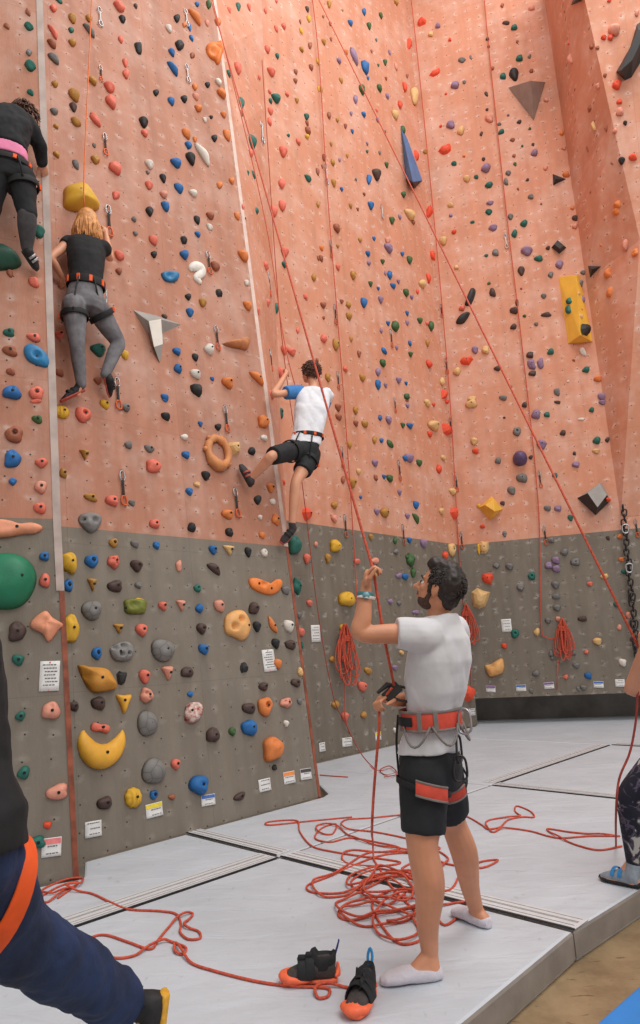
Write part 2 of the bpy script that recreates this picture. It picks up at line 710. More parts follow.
g = ground
_s12 = g(280, 857)
_s23 = g(308, 847)
_cl = (g(574, 931) - _s12).normalized()
_dd = _s23 - _s12
_cr = DIR_A.x * _cl.y - DIR_A.y * _cl.x
_s23 = _s23 - DIR_A * ((_dd.x * _cl.y - _dd.y * _cl.x) / _cr)
_s2w = _s12 - DIR_B * 1.55            # where the cross seam meets the wall
_wallA = L1.p(0.02, 0) + DIR_B * 0.02
_wl = L1.p((_s2w - L1.o).dot(DIR_A), 0) + DIR_B * 0.02
_far_right = g(574, 931)
_near_r = g(466, 1021)
_l0 = L0.p(0.0, 0, 0.03)
_l00 = L0.p(-2.2, 0, 0.03)
_s1l = _s12 - DIR_A * 4.6
crash_mat([_s12, _far_right - DIR_B * 0.0, _near_r, _near_r - DIR_A * 2.6, _s1l], 'large grey landing mat with the two climbing shoes and the man on it')
crash_mat([_s12, _s1l, _s1l - DIR_B * 0.4, _l00, _l0, L0.p(0.03, 0, 0.0), _wallA, _wl], 'grey landing mat along the foot of the left wall with rope across')
_c_in = CW.p(U_INNER, 0, 0.03)
_ar = L1.p(U_ARETE, 0)
_s4a = g(320, 764)
_s4m = _s23 + DIR_A * ((g(470, 787) - _s23).dot(DIR_A))
_wS4 = CW.p((_s4m - CW.o).dot(CW.u) , 0, 0.03)
# lands beyond the cross seam
_s3e = g(586, 744)
_x4 = _s23 + DIR_A * (g(480, 784) - _s23).dot(DIR_A)
_x5 = _s23 + DIR_A * (g(586, 743.5) - _s23).dot(DIR_A)


def to_wall(p):
    return CW.p((p - CW.o).dot(CW.u), 0, 0.03)


crash_mat([_s12, _x4, to_wall(_x4), _ar + DIR_A * 0.15 - DIR_B * 0.05, _ar + DIR_B * 0.02, _wl], 'grey landing mat under the boy between the wall corner and the man')
_m4r = g(640, 890)
_m4r2 = _m4r + (_m4r - _far_right) * 0.8
_r4 = _x4 + DIR_B * 3.6
crash_mat([_s12, _far_right, _m4r2, _r4, _x4], 'grey landing mat to the right of the man with woman in leggings standing on it')
_x5r = _x5 + DIR_B * 4.2
crash_mat([_x4, _r4, _x5r, _x5], 'far grey landing mat right of the long seam behind the man')
_k = RW.p(-0.45, 0, -0.8)
_k2 = RW.p(6.4, 0, -0.8)
crash_mat([_x4, _x5, to_wall(_x5), to_wall(_x4)], 'far grey landing mat between the long seam and the back wall')
crash_mat([to_wall(_x5), _x5, _x5r, _k2, _k, CW.p(U_CORNER - 0.1, 0, 0.03)], 'farthest grey landing mat reaching under the right wall')
crash_mat([V((1.02, 2.40, 0)), V((1.25, 2.2, 0)), V((2.2, 3.1, 0)), V((1.75, 3.35, 0))], 'x', M_BLUE) if False else None


def flap(p0, p1, w, label):
    """Sewn cover strip over a seam, lying on the mats, with rows of stitching."""
    d = (p1 - p0).normalized()
    s = V((-d.y, d.x, 0))
    L = (p1 - p0).length
    mb = MB()
    mb.prism([(0, 0), (L, 0), (L, w), (0, w)], p0 + Z * 0.001, d, s, Z, 0, 0.005)
    o = mb.build('seam_cover', M_FLAP, None, False)
    bevel(o, 0.002)
    tag(o, label, 'seam cover', 'seam covers on the mats')
    mb = MB()
    for f in (0.12, 0.3, 0.55, 0.62, 0.85):
        mb.prism([(0.02, w * f), (L - 0.02, w * f), (L - 0.02, w * f + 0.004), (0.02, w * f + 0.004)], p0, d, s, Z, 0.006, 0.0072)
    mb.build('stitching', M_STITCH, o, False)
    mb = MB()
    mb.prism([(0, -0.014), (L, -0.014), (L, 0.0), (0, 0.0)], p0, d, s, Z, 0.0015, 0.008)
    mb.build('binding', M_SEAMK, o, False)
    return o


def gnd2(px, py):
    return V((g(px, py).x, g(px, py).y, 0))


flap(_s12 - DIR_A * 4.2, _s12 - DIR_A * 0.03, 0.19, 'pale sewn seam cover running along the foot of the left wall')
flap(_far_right - (_far_right - _s12).normalized() * 0.02, _s12 + (_s12 - _far_right).normalized() * 0.0, -0.16, 'pale sewn seam cover crossing behind the man to the mat corner') if False else None
_d = (_s12 - _far_right).normalized()
_q = _far_right - _d * 0.0
flap(_q + V((0, 0, 0)), _q + _d * (_s12 - _q).length, -0.17, 'pale sewn seam cover running behind the man from the mat corner')
flap(_s12 + _d * 0.05, _s12 + _d * 1.3, -0.15, 'short pale sewn seam cover reaching from the mat junction to the left wall')
flap(_x4 + DIR_B * 0.02, _x4 + DIR_B * 3.5, 0.14, 'far pale seam cover across the mats right of the man')
flap(_x4 + DIR_A * 0.1, _x5 - DIR_A * 0.05, 0.16, 'far pale seam cover running away towards the right wall')
flap(_x5 + DIR_B * 0.02, _x5 + DIR_B * 4.0, 0.14, 'farthest pale seam cover crossing the mats below the right wall')
# blue mat in the near corner
bl = [g(592, 1026, ZF + 0.09), g(642, 982, ZF + 0.09)]
bd = (bl[1] - bl[0]).normalized()
bs = V((bd.y, -bd.x, 0))
mb = MB()
mb.prism([(-0.5, 0), (1.2, 0), (1.2, 0.9), (-0.5, 0.9)], V((bl[0].x, bl[0].y, ZF)), bd, bs, Z, 0.001, 0.09)
o = mb.build('crash_mat', M_BLUE, None, False)
bevel(o, 0.015, 3)
tag(o, 'blue mat on the brown floor in the near right corner', 'mat')
# ------------------------------------------------------------------ where the holds are bolted on: x y width height colour [shape], per photo tile at 4x
HOLDS = {
(0, 0): """112 45 24 36 n;115 102 42 36 t;27 102 26 28 n;116 207 26 34 a;121 258 50 50 t;122 367 30 28 t;237 2 40 18 t;215 30 36 36 c;214 125 44 50 c D;211 172 52 36 n W;218 230 60 38 a W;222 333 34 34 m;292 70 40 44 m;358 70 34 38 m;286 118 28 30 t;360 118 60 40 a D;292 167 40 38 m;300 376 58 54 m;219 443 40 34 a;295 425 38 42 d;226 504 28 22 m;306 485 54 38 m W;228 615 34 30 m;305 655 32 42 a;373 320 50 36 m;440 345 56 46 c;448 402 58 60 c;382 475 52 50 c D;384 635 44 42 m;378 580 20 20 a;464 668 60 56 c J;466 778 36 44 c;480 22 60 44 c;544 22 22 24 d;491 74 36 34 k;485 155 28 36 c;556 188 40 58 k P;502 248 28 40 c;506 292 34 46 c;626 368 28 36 k;577 485 46 50 k;581 530 36 34 c;600 655 44 40 w;592 688 20 18 a;598 738 38 40 c""",
(160, 0): """150 15 24 26 b;196 15 30 44 g P;70 70 32 44 k;144 64 60 52 o D;100 97 22 32 o;190 90 24 30 s;234 85 34 44 o;37 112 36 34 w;120 108 20 36 b;127 150 24 28 b;81 177 44 54 k;49 207 34 34 b;131 220 24 34 n;55 271 52 46 b D;192 337 26 30 k;141 345 28 34 o;236 326 36 32 w;250 370 50 42 o;47 402 36 34 b;99 393 34 36 k;145 384 32 30 s;156 430 38 36 o;206 467 18 20 k;180 478 22 24 w;256 457 30 26 o;108 531 42 44 o;141 555 22 28 o;116 578 36 34 b;175 615 60 84 w D;126 630 48 56 k;68 648 56 44 b;220 550 30 36 k;270 537 36 50 o;14 710 32 40 k;78 750 48 38 b;18 775 40 36 s;136 770 44 34 w;241 738 28 38 o;289 720 28 34 o;277 40 28 28 c;314 26 30 44 t;357 26 24 28 c;315 270 46 60 c;277 293 28 34 t;325 412 40 62 t;325 455 32 36 n;398 308 22 24 c;370 565 50 56 t;365 610 26 36 c;352 692 18 26 t;375 698 26 38 t;424 40 20 30 c;432 195 30 32 c;448 285 44 36 c;471 222 22 26 t;468 390 50 40 t;444 402 20 24 t;444 442 28 32 c;440 485 22 34 c;440 365 18 20 c;466 113 20 28 c;497 102 26 28 c;467 4 16 16 c;496 603 40 50 c;490 732 34 48 c;515 540 18 14 t;510 376 22 20 c;544 286 20 22 n;543 322 22 20 n;549 400 20 24 m;555 565 24 30 c;590 35 20 24 d;597 73 24 34 y;566 122 20 30 y;568 196 24 24 m;562 85 14 20 n;602 180 22 36 n;606 268 24 26 n;588 465 26 28 t;590 492 18 26 n;594 520 30 36 n;590 545 24 22 y;594 712 36 26 t;632 245 16 30 y;636 355 14 24 y;632 685 18 34 n""",
(320, 0): """38 15 24 34 m;307 8 30 22 m;178 45 24 32 b;245 60 22 28 g;123 90 26 24 b;198 102 26 30 g;91 40 12 14 m;14 65 14 16 n;42 94 16 20 n;17 166 24 26 m;45 156 14 18 n;226 158 14 16 a;106 207 24 24 o;138 222 40 66 v D;183 265 40 56 b P;193 312 14 16 b;78 241 26 26 v;262 248 22 26 g;234 260 12 14 g;207 204 12 16 n;279 208 14 24 v;305 265 18 34 s;265 313 14 16 n;350 302 14 22 n;86 320 20 24 m;171 355 34 46 g;240 350 28 34 g;271 383 20 26 v;144 395 24 40 v;7 357 18 28 m;177 456 24 24 b;126 453 16 22 v;38 460 22 32 n;228 440 14 14 c;232 478 18 22 v;71 478 18 22 m;103 503 18 24 n;130 524 16 20 b;262 525 12 14 a;303 457 34 40 p;342 347 28 44 r F;380 380 40 84 p P;323 417 28 40 r F;334 518 24 36 g;405 82 42 44 r F;360 172 28 60 r F;471 100 24 26 v;519 157 16 18 r;460 288 56 28 r F;567 238 34 24 a;603 228 10 24 a;540 337 38 36 v;577 327 16 18 a;504 374 12 12 r;522 496 36 40 v;563 520 32 42 p;483 503 14 14 r;500 594 58 42 r F;536 652 24 22 t;587 712 30 32 p;576 622 14 14 o;625 706 20 20 t;443 135 24 26 p;388 620 28 48 r F;420 605 18 22 m;268 658 20 26 g;190 573 14 16 v;190 605 14 16 t;240 610 14 20 a;46 574 16 22 m;18 628 20 34 n;53 648 22 30 m;80 638 14 22 v;110 622 14 20 m;230 695 44 50 d;198 715 24 50 b;145 717 12 14 a;88 755 18 20 b;57 730 24 36 m;336 776 24 28 g;178 775 16 16 n;10 665 12 18 n""",
(480, 0): """89 20 16 22 n;207 30 28 24 s;104 90 34 18 d;137 107 30 28 t;340 44 24 36 n;346 106 16 28 c;30 155 16 16 d;35 185 12 14 d;149 165 12 18 n;158 230 32 32 t;198 224 16 20 a;50 272 16 18 n;92 302 28 32 t;136 292 40 62 k;206 282 18 20 n;444 187 28 24 n;353 170 22 22 c;360 240 34 50 s;414 268 26 26 p;421 298 16 26 n;388 318 24 32 s;386 360 28 28 n;469 345 30 24 s;440 434 40 26 n;265 398 20 24 s;25 374 14 26 d;28 437 14 14 d;36 470 34 44 s;113 460 12 12 a;157 486 22 18 d;77 495 18 16 a;85 525 32 22 t;5 534 14 22 d;199 513 14 14 g;130 558 22 18 n;169 583 12 12 g;212 577 14 16 d;136 622 16 18 n;218 608 32 32 v;335 590 20 22 s;327 530 20 26 o;453 505 26 44 p;503 515 18 24 n;540 522 24 24 s;430 595 16 30 n;140 655 14 20 g;14 635 16 18 d;24 668 42 42 v;113 690 24 24 a;36 737 36 28 t;104 725 20 34 a;152 755 10 14 n;190 718 16 14 d;203 785 24 26 a;263 670 20 24 s;345 695 30 30 o;567 640 30 36 k;530 655 24 30 n;447 770 26 24 n;612 627 32 36 r;548 335 40 48 r;538 115 54 56 s;495 147 24 28 r;522 148 26 30 r;558 405 26 26 r;560 445 36 40 s;581 490 18 24 k;517 2 20 14 r;628 50 18 30 s;420 130 20 20 s;470 190 18 20 n;500 300 16 20 n""",
(0, 200): """36 527 50 40 t W;137 547 64 40 c W;40 600 64 48 n W;43 684 36 36 n;48 767 78 62 b J;146 770 62 62 c O;40 290 28 38 n;136 325 44 50 c;155 120 56 60 t;240 535 44 42 c;240 688 40 36 n;502 617 36 42 y;478 282 32 34 n;480 220 50 42 c W;601 42 38 46 k;616 158 42 44 c;618 215 30 34 k;538 75 26 26 a;543 132 24 24 a;395 720 40 36 n;398 595 72 60 t""",
(160, 200): """25 22 44 44 b W;150 77 30 38 k;204 60 40 36 n;200 107 34 26 w;153 135 30 26 b;310 62 26 34 o;98 158 38 38 k F;101 215 44 44 b;224 263 46 42 n W;338 220 54 48 o W;348 330 26 26 w;115 385 30 32 k;239 370 36 40 k F;173 408 36 40 m;122 447 36 40 b;20 465 28 22 d;354 420 42 42 o W;393 443 18 34 c;200 594 50 52 w;70 603 40 36 b;143 627 30 34 k;75 672 40 42 b;145 694 48 44 w;210 714 18 20 b;275 728 54 54 o;392 709 62 52 o D;150 756 54 56 k J;22 787 36 30 b;384 43 32 32 t;334 26 14 30 c;342 73 10 12 d;458 42 36 48 c;492 20 36 46 c;425 262 32 40 c;430 412 30 36 c;466 430 28 48 t P;502 206 38 44 c;500 256 26 30 t;500 598 32 42 c;530 606 40 36 c;487 690 34 54 c;618 308 24 36 m;584 386 20 28 c;634 16 18 30 m;634 232 12 24 n;448 780 36 40 c;630 640 14 20 n;553 520 16 30 c""",
(320, 200): """206 20 30 36 b;364 56 58 44 p;375 88 18 20 n;290 80 26 34 g;320 66 16 24 v;435 44 36 60 r F;521 18 24 24 p;523 60 16 18 v;610 87 20 14 t;124 22 18 24 m;152 36 14 16 n;70 110 34 40 n;72 184 16 16 m;162 158 20 24 m;8 192 20 24 o;6 232 20 30 n;217 153 16 18 b;536 125 22 22 r;492 160 34 40 p;272 162 26 30 s;278 190 44 40 v;194 213 24 26 b;197 251 20 22 v;252 245 20 22 g;331 214 18 22 b;360 238 26 34 g;447 218 30 56 r F;74 268 22 28 c;136 298 28 42 m;281 298 24 38 b;262 292 12 22 v;437 312 24 44 r F;412 333 36 38 p;204 334 20 26 g;234 353 14 16 b;294 342 26 24 b;315 325 16 20 v;347 368 28 36 g;391 366 14 22 r;368 387 18 20 v;546 268 20 22 p;245 397 24 32 v;178 408 30 44 b;16 418 28 30 n;116 418 24 30 m;88 405 18 20 n;118 463 28 32 m;16 470 14 16 n;350 452 16 24 b;350 490 16 22 v;402 480 26 28 g;430 492 16 20 c;447 502 26 44 g;274 492 18 22 b;304 503 36 46 g;18 553 32 36 c;66 575 30 54 m;126 556 16 24 m;158 614 18 32 n;246 522 14 22 v;308 590 14 20 v;361 572 16 26 b;432 572 18 30 m;258 603 26 28 b D;364 616 20 24 g;254 650 28 36 g;440 655 32 36 r F;585 640 56 44 r F;620 597 28 36 v;548 684 34 36 p;104 675 24 26 c;34 708 26 40 m;172 710 26 30 m;235 686 24 38 v;317 720 24 28 v;264 740 16 22 v;235 736 26 46 b;346 732 14 18 b;490 725 22 38 p;500 776 32 44 r F;608 795 38 28 p;350 785 28 30 g;568 430 28 28 c""",
(480, 200): """40 10 32 20 v;35 45 30 28 t;245 15 10 10 n;122 64 24 30 a;176 91 32 32 t;138 132 26 36 t;52 108 38 30 v;187 200 50 44 v;235 232 40 28 t W;62 208 28 36 a;25 221 18 14 t;165 280 30 44 d;283 297 24 30 a;318 255 34 40 v;370 30 18 20 o;380 70 26 26 d;380 102 26 28 s;548 20 46 34 o;545 46 44 34 o;474 105 30 32 o;487 183 28 26 o;578 180 34 44 s;620 212 44 36 o;272 190 20 20 d;508 295 42 40 o W;412 288 22 22 a;520 370 48 48 o;530 448 34 40 p;490 398 16 22 o;404 332 24 34 a;395 374 16 20 p;410 398 24 36 v;404 440 16 18 r;404 465 18 24 p;354 405 34 30 t W;352 438 34 44 t;428 515 44 58 k F;255 382 24 24 a;265 457 44 22 d W;178 463 16 14 g;225 495 18 18 a;36 332 16 14 g;50 368 28 42 d;136 440 36 32 d;134 505 30 26 d;165 354 10 10 n;624 500 32 36 o;600 597 42 40 o W;546 532 14 16 g;604 636 30 24 p;412 605 26 46 w;510 626 26 32 d;528 628 20 20 o;283 605 32 28 t;425 677 34 28 t;472 713 36 30 o;375 640 12 14 n;22 598 32 40 p;200 618 32 32 d;206 655 34 48 v P;242 652 28 48 v P;210 692 34 26 d;70 672 32 24 d;530 742 36 48 p;574 735 30 52 k F;620 760 28 30 o;92 790 34 24 a;308 766 26 36 a;488 785 36 36 v;352 725 12 10 w;125 745 10 10 n;148 410 14 34 d""",
(0, 400): """150 75 48 38 g W;57 134 76 76 n O;50 232 72 78 b J;166 248 54 44 c;51 324 34 34 b;164 345 54 60 s;161 430 54 50 c J;178 624 44 42 b;180 721 50 62 c;145 3 50 20 c;250 45 70 60 y S;336 55 74 72 c O;422 15 46 40 y;506 28 44 36 a;516 178 36 36 a W;600 193 48 34 a W;618 262 70 60 c J;342 218 46 44 m T;255 292 38 44 m;366 388 60 36 m W;452 400 62 52 c;530 410 30 30 a;622 493 50 44 c;456 570 42 42 m O;542 575 38 32 a;628 580 32 36 b;280 648 78 96 y J;370 642 64 60 b O;458 645 56 62 c H;550 660 56 54 d;275 740 46 56 b O;372 738 42 54 m T;464 743 68 54 d W;556 740 34 30 a;560 799 40 18 y W""",
(160, 400): """26 63 40 38 k;163 94 22 26 b;235 106 30 34 k;418 84 54 58 o J;482 48 36 52 t;305 188 56 60 p F;370 203 36 36 k;106 217 38 36 b;186 300 40 42 k;100 147 38 28 w;150 337 32 26 p;120 364 34 36 b;418 150 34 30 w;446 350 36 44 o;452 406 26 30 w;394 397 34 44 k;402 468 22 24 w;465 478 34 52 o P;275 455 56 46 o;410 540 28 32 o;280 527 36 42 k;130 508 40 42 k;594 455 52 54 r F;492 330 34 28 r;498 440 14 28 r;545 580 60 80 t J;590 633 32 46 c;550 745 40 72 t P;625 577 18 24 s;505 760 34 40 a;419 610 32 38 w O;215 597 38 42 b;280 600 52 42 p T;355 606 30 46 k;220 673 56 50 d D;77 663 28 52 s P;152 752 34 34 t O;447 0 24 14 r;20 2 24 12 b""",
(320, 400): """75 28 28 34 n;77 67 28 28 n;145 40 24 36 m;146 92 22 28 n;182 95 28 32 m;242 70 18 26 b;278 78 28 36 v;333 100 20 22 g;362 102 30 26 b;352 22 18 20 v;350 2 16 10 n;432 10 32 32 p;456 18 14 18 r;505 5 28 20 r;512 115 46 50 r F;460 100 56 50 p;441 135 20 30 r;605 14 50 40 p;616 163 32 36 p;622 203 28 26 r;120 178 20 32 m;220 158 20 36 m;248 161 18 22 b;282 175 30 34 g D;223 251 28 32 v;342 232 22 24 b;360 230 38 40 v;399 250 24 30 g;156 285 20 28 p;225 310 18 30 n;258 306 18 20 b;282 312 30 34 g;132 330 38 46 m;95 318 20 36 n;478 275 24 38 r;495 230 24 26 p;320 368 18 26 v;164 388 14 16 b;386 418 24 36 b;60 420 30 32 m;60 473 30 36 s;230 446 26 28 v;262 450 36 44 m;352 463 22 24 v;386 472 26 46 g D;488 444 22 32 p;533 365 32 32 p;542 452 36 50 r F;636 425 16 24 y;205 547 20 28 m;66 583 52 54 y J;34 632 26 44 m;302 562 18 30 g;360 560 20 26 b;417 572 28 40 v;306 606 26 24 a;530 597 36 60 p O;503 620 24 36 r;635 595 16 50 y;150 645 30 26 c;217 700 24 28 y;223 643 40 30 s;365 640 34 60 g P;375 690 22 44 g P;318 702 30 24 v;343 706 28 30 b;352 628 18 24 g;112 796 72 64 y J;638 792 76 84 p F""",
(480, 400): """148 125 34 40 a O;178 18 24 26 d;224 55 40 44 v;268 57 26 26 t;332 130 28 26 d;97 70 12 10 d;247 175 42 44 v;72 241 28 30 a;203 228 18 20 d;168 310 48 42 a J;126 360 34 40 a;90 412 20 22 d;378 213 16 18 d;384 257 34 28 v;468 160 36 34 t;510 158 20 24 d;465 203 34 24 p;558 145 44 44 o W;604 140 34 36 s;612 184 26 26 n;565 190 18 20 v;447 38 24 24 t;490 8 32 24 v;310 8 28 16 d;404 76 30 12 w W;633 84 26 60 k F;628 315 30 26 o;636 400 18 30 d;300 300 24 24 t;270 432 30 26 a;312 432 32 30 v;362 470 24 30 t;515 400 20 22 r;98 535 18 28 a;10 505 20 20 r;15 587 44 54 p F;30 712 50 56 r F;284 560 30 26 a;338 608 34 30 a;382 647 44 36 a;275 661 34 34 v;303 640 34 34 v;305 674 34 34 v;207 704 32 34 t O;162 750 32 30 a;302 738 34 34 a;305 785 36 28 a;118 665 34 32 a;65 662 30 24 a;560 545 28 22 o;567 637 28 24 o;575 686 22 20 t;498 705 36 22 p;440 735 26 22 c;512 552 16 20 d""",
(0, 600): """72 238 54 46 t;68 125 76 84 d J;205 443 78 76 s J;82 464 44 42 t;95 692 56 56 t;230 770 98 70 s W;285 115 84 130 y J;372 38 90 84 a C;478 114 48 42 m T;570 117 56 56 c;390 212 48 56 b O;490 310 48 60 k F;582 303 52 64 c;590 380 60 66 s H;398 412 66 60 d J;298 424 48 44 d J;406 510 84 50 c B2;596 492 92 108 a C;658 198 104 96 a C;622 684 108 106 a C;538 790 80 84 y S;618 778 40 40 b O;423 812 70 56 d;190 901 36 32 r""",
(160, 600): """14 22 40 42 c;88 22 42 48 s T;161 32 38 40 b;240 22 46 58 s;380 32 48 56 d J;391 104 36 48 k;170 112 46 50 d;452 100 34 76 o L;518 102 46 56 w;466 172 36 48 k;526 178 48 44 d J;567 128 30 38 c;600 12 26 30 c;558 60 24 30 a;178 195 46 46 b;570 180 14 30 t;340 270 40 50 k F;474 253 34 44 o;563 287 26 40 p;547 330 46 38 d;418 345 44 40 d;35 292 54 60 s T;112 288 56 46 d J;123 376 28 26 b;425 424 68 84 o O;360 432 60 48 d;508 410 56 44 s H;560 405 22 28 a;507 493 26 30 w;363 510 72 70 b J;292 525 34 38 g;216 540 60 64 d J;460 595 96 102 o J;460 670 24 26 k;66 655 44 48 c;163 738 92 86 b;322 785 56 34 d;50 788 36 24 n""",
(320, 600): """95 115 32 42 y;50 237 26 28 m;95 235 22 32 c;195 283 36 30 m;172 345 40 44 c;302 270 28 24 v;103 465 34 42 c;177 460 28 30 m;65 418 36 34 m;328 210 22 20 p;545 82 28 30 p;600 370 58 76 r F;283 5 22 24 v;318 12 20 22 a;385 48 34 20 v;300 520 14 24 w""",
(480, 600): """140 134 34 40 t O;97 183 24 26 r;228 128 28 34 p;308 30 34 30 a;272 82 26 26 a;410 75 40 24 d;470 165 40 34 p;558 110 22 26 s;546 18 24 26 t;594 60 26 32 s;610 158 22 20 d;426 208 22 20 c;285 215 24 28 a;290 232 18 20 a;376 212 22 22 a;385 262 30 26 a;571 250 36 34 w;433 303 32 30 b;343 308 24 22 c;225 293 34 26 a;205 362 20 22 a;393 355 18 24 a;415 350 30 24 a;312 76 22 24 s""",
(0, 800): """120 136 60 44 t W""",
}
# ------------------------------------------------------------------ which wall a photo point lies on
def interp(pts, y):
    if y <= pts[0][1]:
        pts2 = pts[:2]
    elif y >= pts[-1][1]:
        pts2 = pts[-2:]
    else:
        for i in range(len(pts) - 1):
            if pts[i][1] <= y <= pts[i + 1][1]:
                pts2 = pts[i:i + 2]
                break
    (x0, y0), (x1, y1) = pts2
    return x0 + (x1 - x0) * (y - y0) / (y1 - y0)


class Local:
    """Local tangent frame at one place on a wall."""

    def __init__(self, o, u, v, n, name):
        self.o, self.u, self.v, self.n, self.name = o, u, v, n, name

    def hit(self, px, py, c=0.0):
        return on_plane(px, py, self.o + self.n * c, self.n)

    def loc(self, p):
        q = p - self.o
        return q.dot(self.u), q.dot(self.v), q.dot(self.n)


INNER_PX = [project(CW.p(U_INNER, z))[:2] for z in (11.5, 9, 7, 5, 3, 1, 0)]
CORNER_PX = [project(RW.p(0, z))[:2] for z in (14, 11, 9, 7, 5, 3, 1, 0)]
CREASE_PX = [project(RW.p(2.78, z))[:2] for z in (13, 11, 9, 7, 5, 3.4)]


def edge_prow(b):
    for (a0, b0, c0), (a1, b1, c1) in zip(pr, pr[1:]):
        if b <= b1 or b1 == pr[-1][1]:
            t = (b - b0) / (b1 - b0)
            return RW.p(a0 + (a1 - a0) * t, b, c0 + (c1 - c0) * t)


def ruled(fa, fb, px, py, name):
    """Tangent frame where the ray meets the ruled face between edges fa(z) and fb(z)."""
    z = 6.0
    for _ in range(12):
        e, i, e2 = fa(z), fb(z), fa(z + 0.05)
        i2 = fb(z + 0.05)
        u = (i - e).normalized()
        n = u.cross(((e2 - e) + (i2 - i)).normalized()).normalized()
        if n.dot(EYE - e) < 0:
            n = -n
        q = on_plane(px, py, e, n)
        if (q - EYE).dot(FWD) < 0:
            return None
        z = 0.5 * z + 0.5 * max(0, min(15, q.z))
    v = n.cross(u).normalized()
    if v.z < 0:
        u, v = -u, -v
    return Local(q, u, v, n, name)


def l1_edge_z(z):
    b = z / L1.v.z
    return L1.p(U_ARETE, b)


def pick(px, py):
    if px < interp([(42, 0), (60, 521), (78, 878)], py):
        W = L0
    elif px < interp([(222, 0), (240, 197), (266, 390), (295, 600), (320, 797)], py):
        W = L1
    elif py < 245 and px > interp([(585, 0), (612, 120), (640, 240)], py) - 1:
        W = PW
    elif px < interp(INNER_PX, py) - 1:
        r = ruled(l1_edge_z, lambda z: CW.p(U_INNER, z), px, py, 'return')
        if r:
            return r
        W = CW
    elif px < interp(CORNER_PX, py):
        W = CW
    elif py < 420 and px > interp(CREASE_PX, py):
        r = ruled(lambda z: RW.p(2.78, z), lambda z: edge_prow(z), px, py, 'R')
        if r:
            return r
        W = RW
    else:
        W = RW
    h = W.hit(px, py)
    return Local(h, W.u, W.v, W.n, W.name)


# ------------------------------------------------------------------ hold shapes
HCOL = {'c': ('coral', (228, 116, 96)), 'o': ('orange', (222, 128, 66)), 'k': ('black', (36, 36, 38)), 'b': ('blue', (34, 104, 168)),
        't': ('teal', (34, 104, 92)), 'g': ('dark green', (62, 98, 52)), 'y': ('yellow', (222, 172, 48)), 'm': ('mustard', (180, 130, 56)),
        'w': ('white', (224, 216, 206)), 'a': ('grey', (118, 116, 114)), 'n': ('brown', (158, 92, 66)), 'd': ('dark brown', (80, 60, 55)),
        'v': ('mauve', (146, 120, 150)), 'r': ('red', (230, 80, 48)), 'p': ('cream', (222, 180, 122)), 's': ('salmon', (222, 150, 128))}
HMAT = {k: mat('hold_resin_' + n.replace(' ', '_'), c, 0.6, var=0.10, scale=24, bump=0.25, bscale=220) for k, (n, c) in HCOL.items()}
M_BOLT = mat('black_bolt_steel', (28, 26, 26), 0.45, 0.4)
_m, _nt, _b = new_mat('cracked_grey_resin')
_tc = N(_nt, 'ShaderNodeTexCoord')
_v = N(_nt, 'ShaderNodeTexVoronoi', feature='DISTANCE_TO_EDGE', i_Scale=.75)
_nt.links.new(_tc.outputs['Object'], _v.inputs['Vector'])
_r = ramp(_nt, [(0.0, srgb(70, 67, 65)), (0.018, srgb(118, 115, 112)), (0.3, srgb(130, 128, 125))])
_nt.links.new(_v.outputs['Distance'], _r.inputs['Fac'])
_nt.links.new(_r.outputs['Color'], _b.inputs['Base Color'])
_b.inputs['Roughness'].default_value = .7
M_CRACK = _m
M_HOLE = mat('dark_pocket', (40, 30, 26), 0.9)


def smoothstep(t):
    t = max(0, min(1, t))
    return t * t * (3 - 2 * t)


def pillow(outline, depth, peak=(0, 0), p=2.2, rings=7, dents=(), noise_a=0.0, seed=0, ridge=None):
    """Domed shape on a closed outline (list of (x, y) about its centre). Returns verts, faces (local x, y, z)."""
    k = len(outline)
    vs, fs = [], []
    rnd = V((seed * 3.1, seed * 1.7, seed * 0.3))
    S = max(max(abs(x), abs(y)) for x, y in outline)

    def zf(x, y, t):
        h = max(0.0, 1 - t ** p) ** (1 / 1.7)
        z = depth * h
        if noise_a:
            z += depth * noise_a * h * noise.noise(V((x / S * 1.4, y / S * 1.4, 0)) + rnd)
        if ridge:
            z *= 1 + 0.10 * math.sin(x / S * ridge) * h
        for dx, dy, r, dd in dents:
            q = math.hypot(x - dx, y - dy) / r
            if q < 1:
                z -= depth * dd * (1 - smoothstep(q)) * 1.0
        return max(z, 0.0 if t > 0.98 else 0.002)

    vs.append(V((peak[0], peak[1], zf(peak[0], peak[1], 0))))
    for j in range(1, rings + 1):
        t = j / rings
        tt = t ** 0.85
        for (x, y) in outline:
            px = peak[0] * (1 - tt) + x * tt
            py = peak[1] * (1 - tt) + y * tt
            vs.append(V((px, py, zf(px, py, tt))))
    for i in range(k):
        fs.append((0, 1 + i, 1 + (i + 1) % k))
    for j in range(rings - 1):
        for i in range(k):
            l = (i + 1) % k
            fs.append((1 + j * k + i, 1 + (j + 1) * k + i, 1 + (j + 1) * k + l, 1 + j * k + l))
    fs.append(tuple(1 + (rings - 1) * k + i for i in range(k))[::-1])
    return vs, fs


def blob(n, a, seed, se=2.0, harm=((2, .06), (3, .08), (5, .04)), ay=1.0):
    r = random.Random(seed)
    ph = [r.uniform(0, 2 * PI) for _ in harm]
    out = []
    for i in range(n):
        th = 2 * PI * i / n
        c, s = math.cos(th), math.sin(th)
        rr = 1 / (abs(c) ** se + abs(s) ** se) ** (1 / se)
        for (kk, aa), q in zip(harm, ph):
            rr *= 1 + aa * math.cos(kk * th + q)
        out.append((a * rr * c, ay * rr * s))
    mx = max(abs(x) for x, y in out)
    my = max(abs(y) for x, y in out)
    return [(x / mx * a, y / my * ay) for x, y in out]


VARIANTS = {}


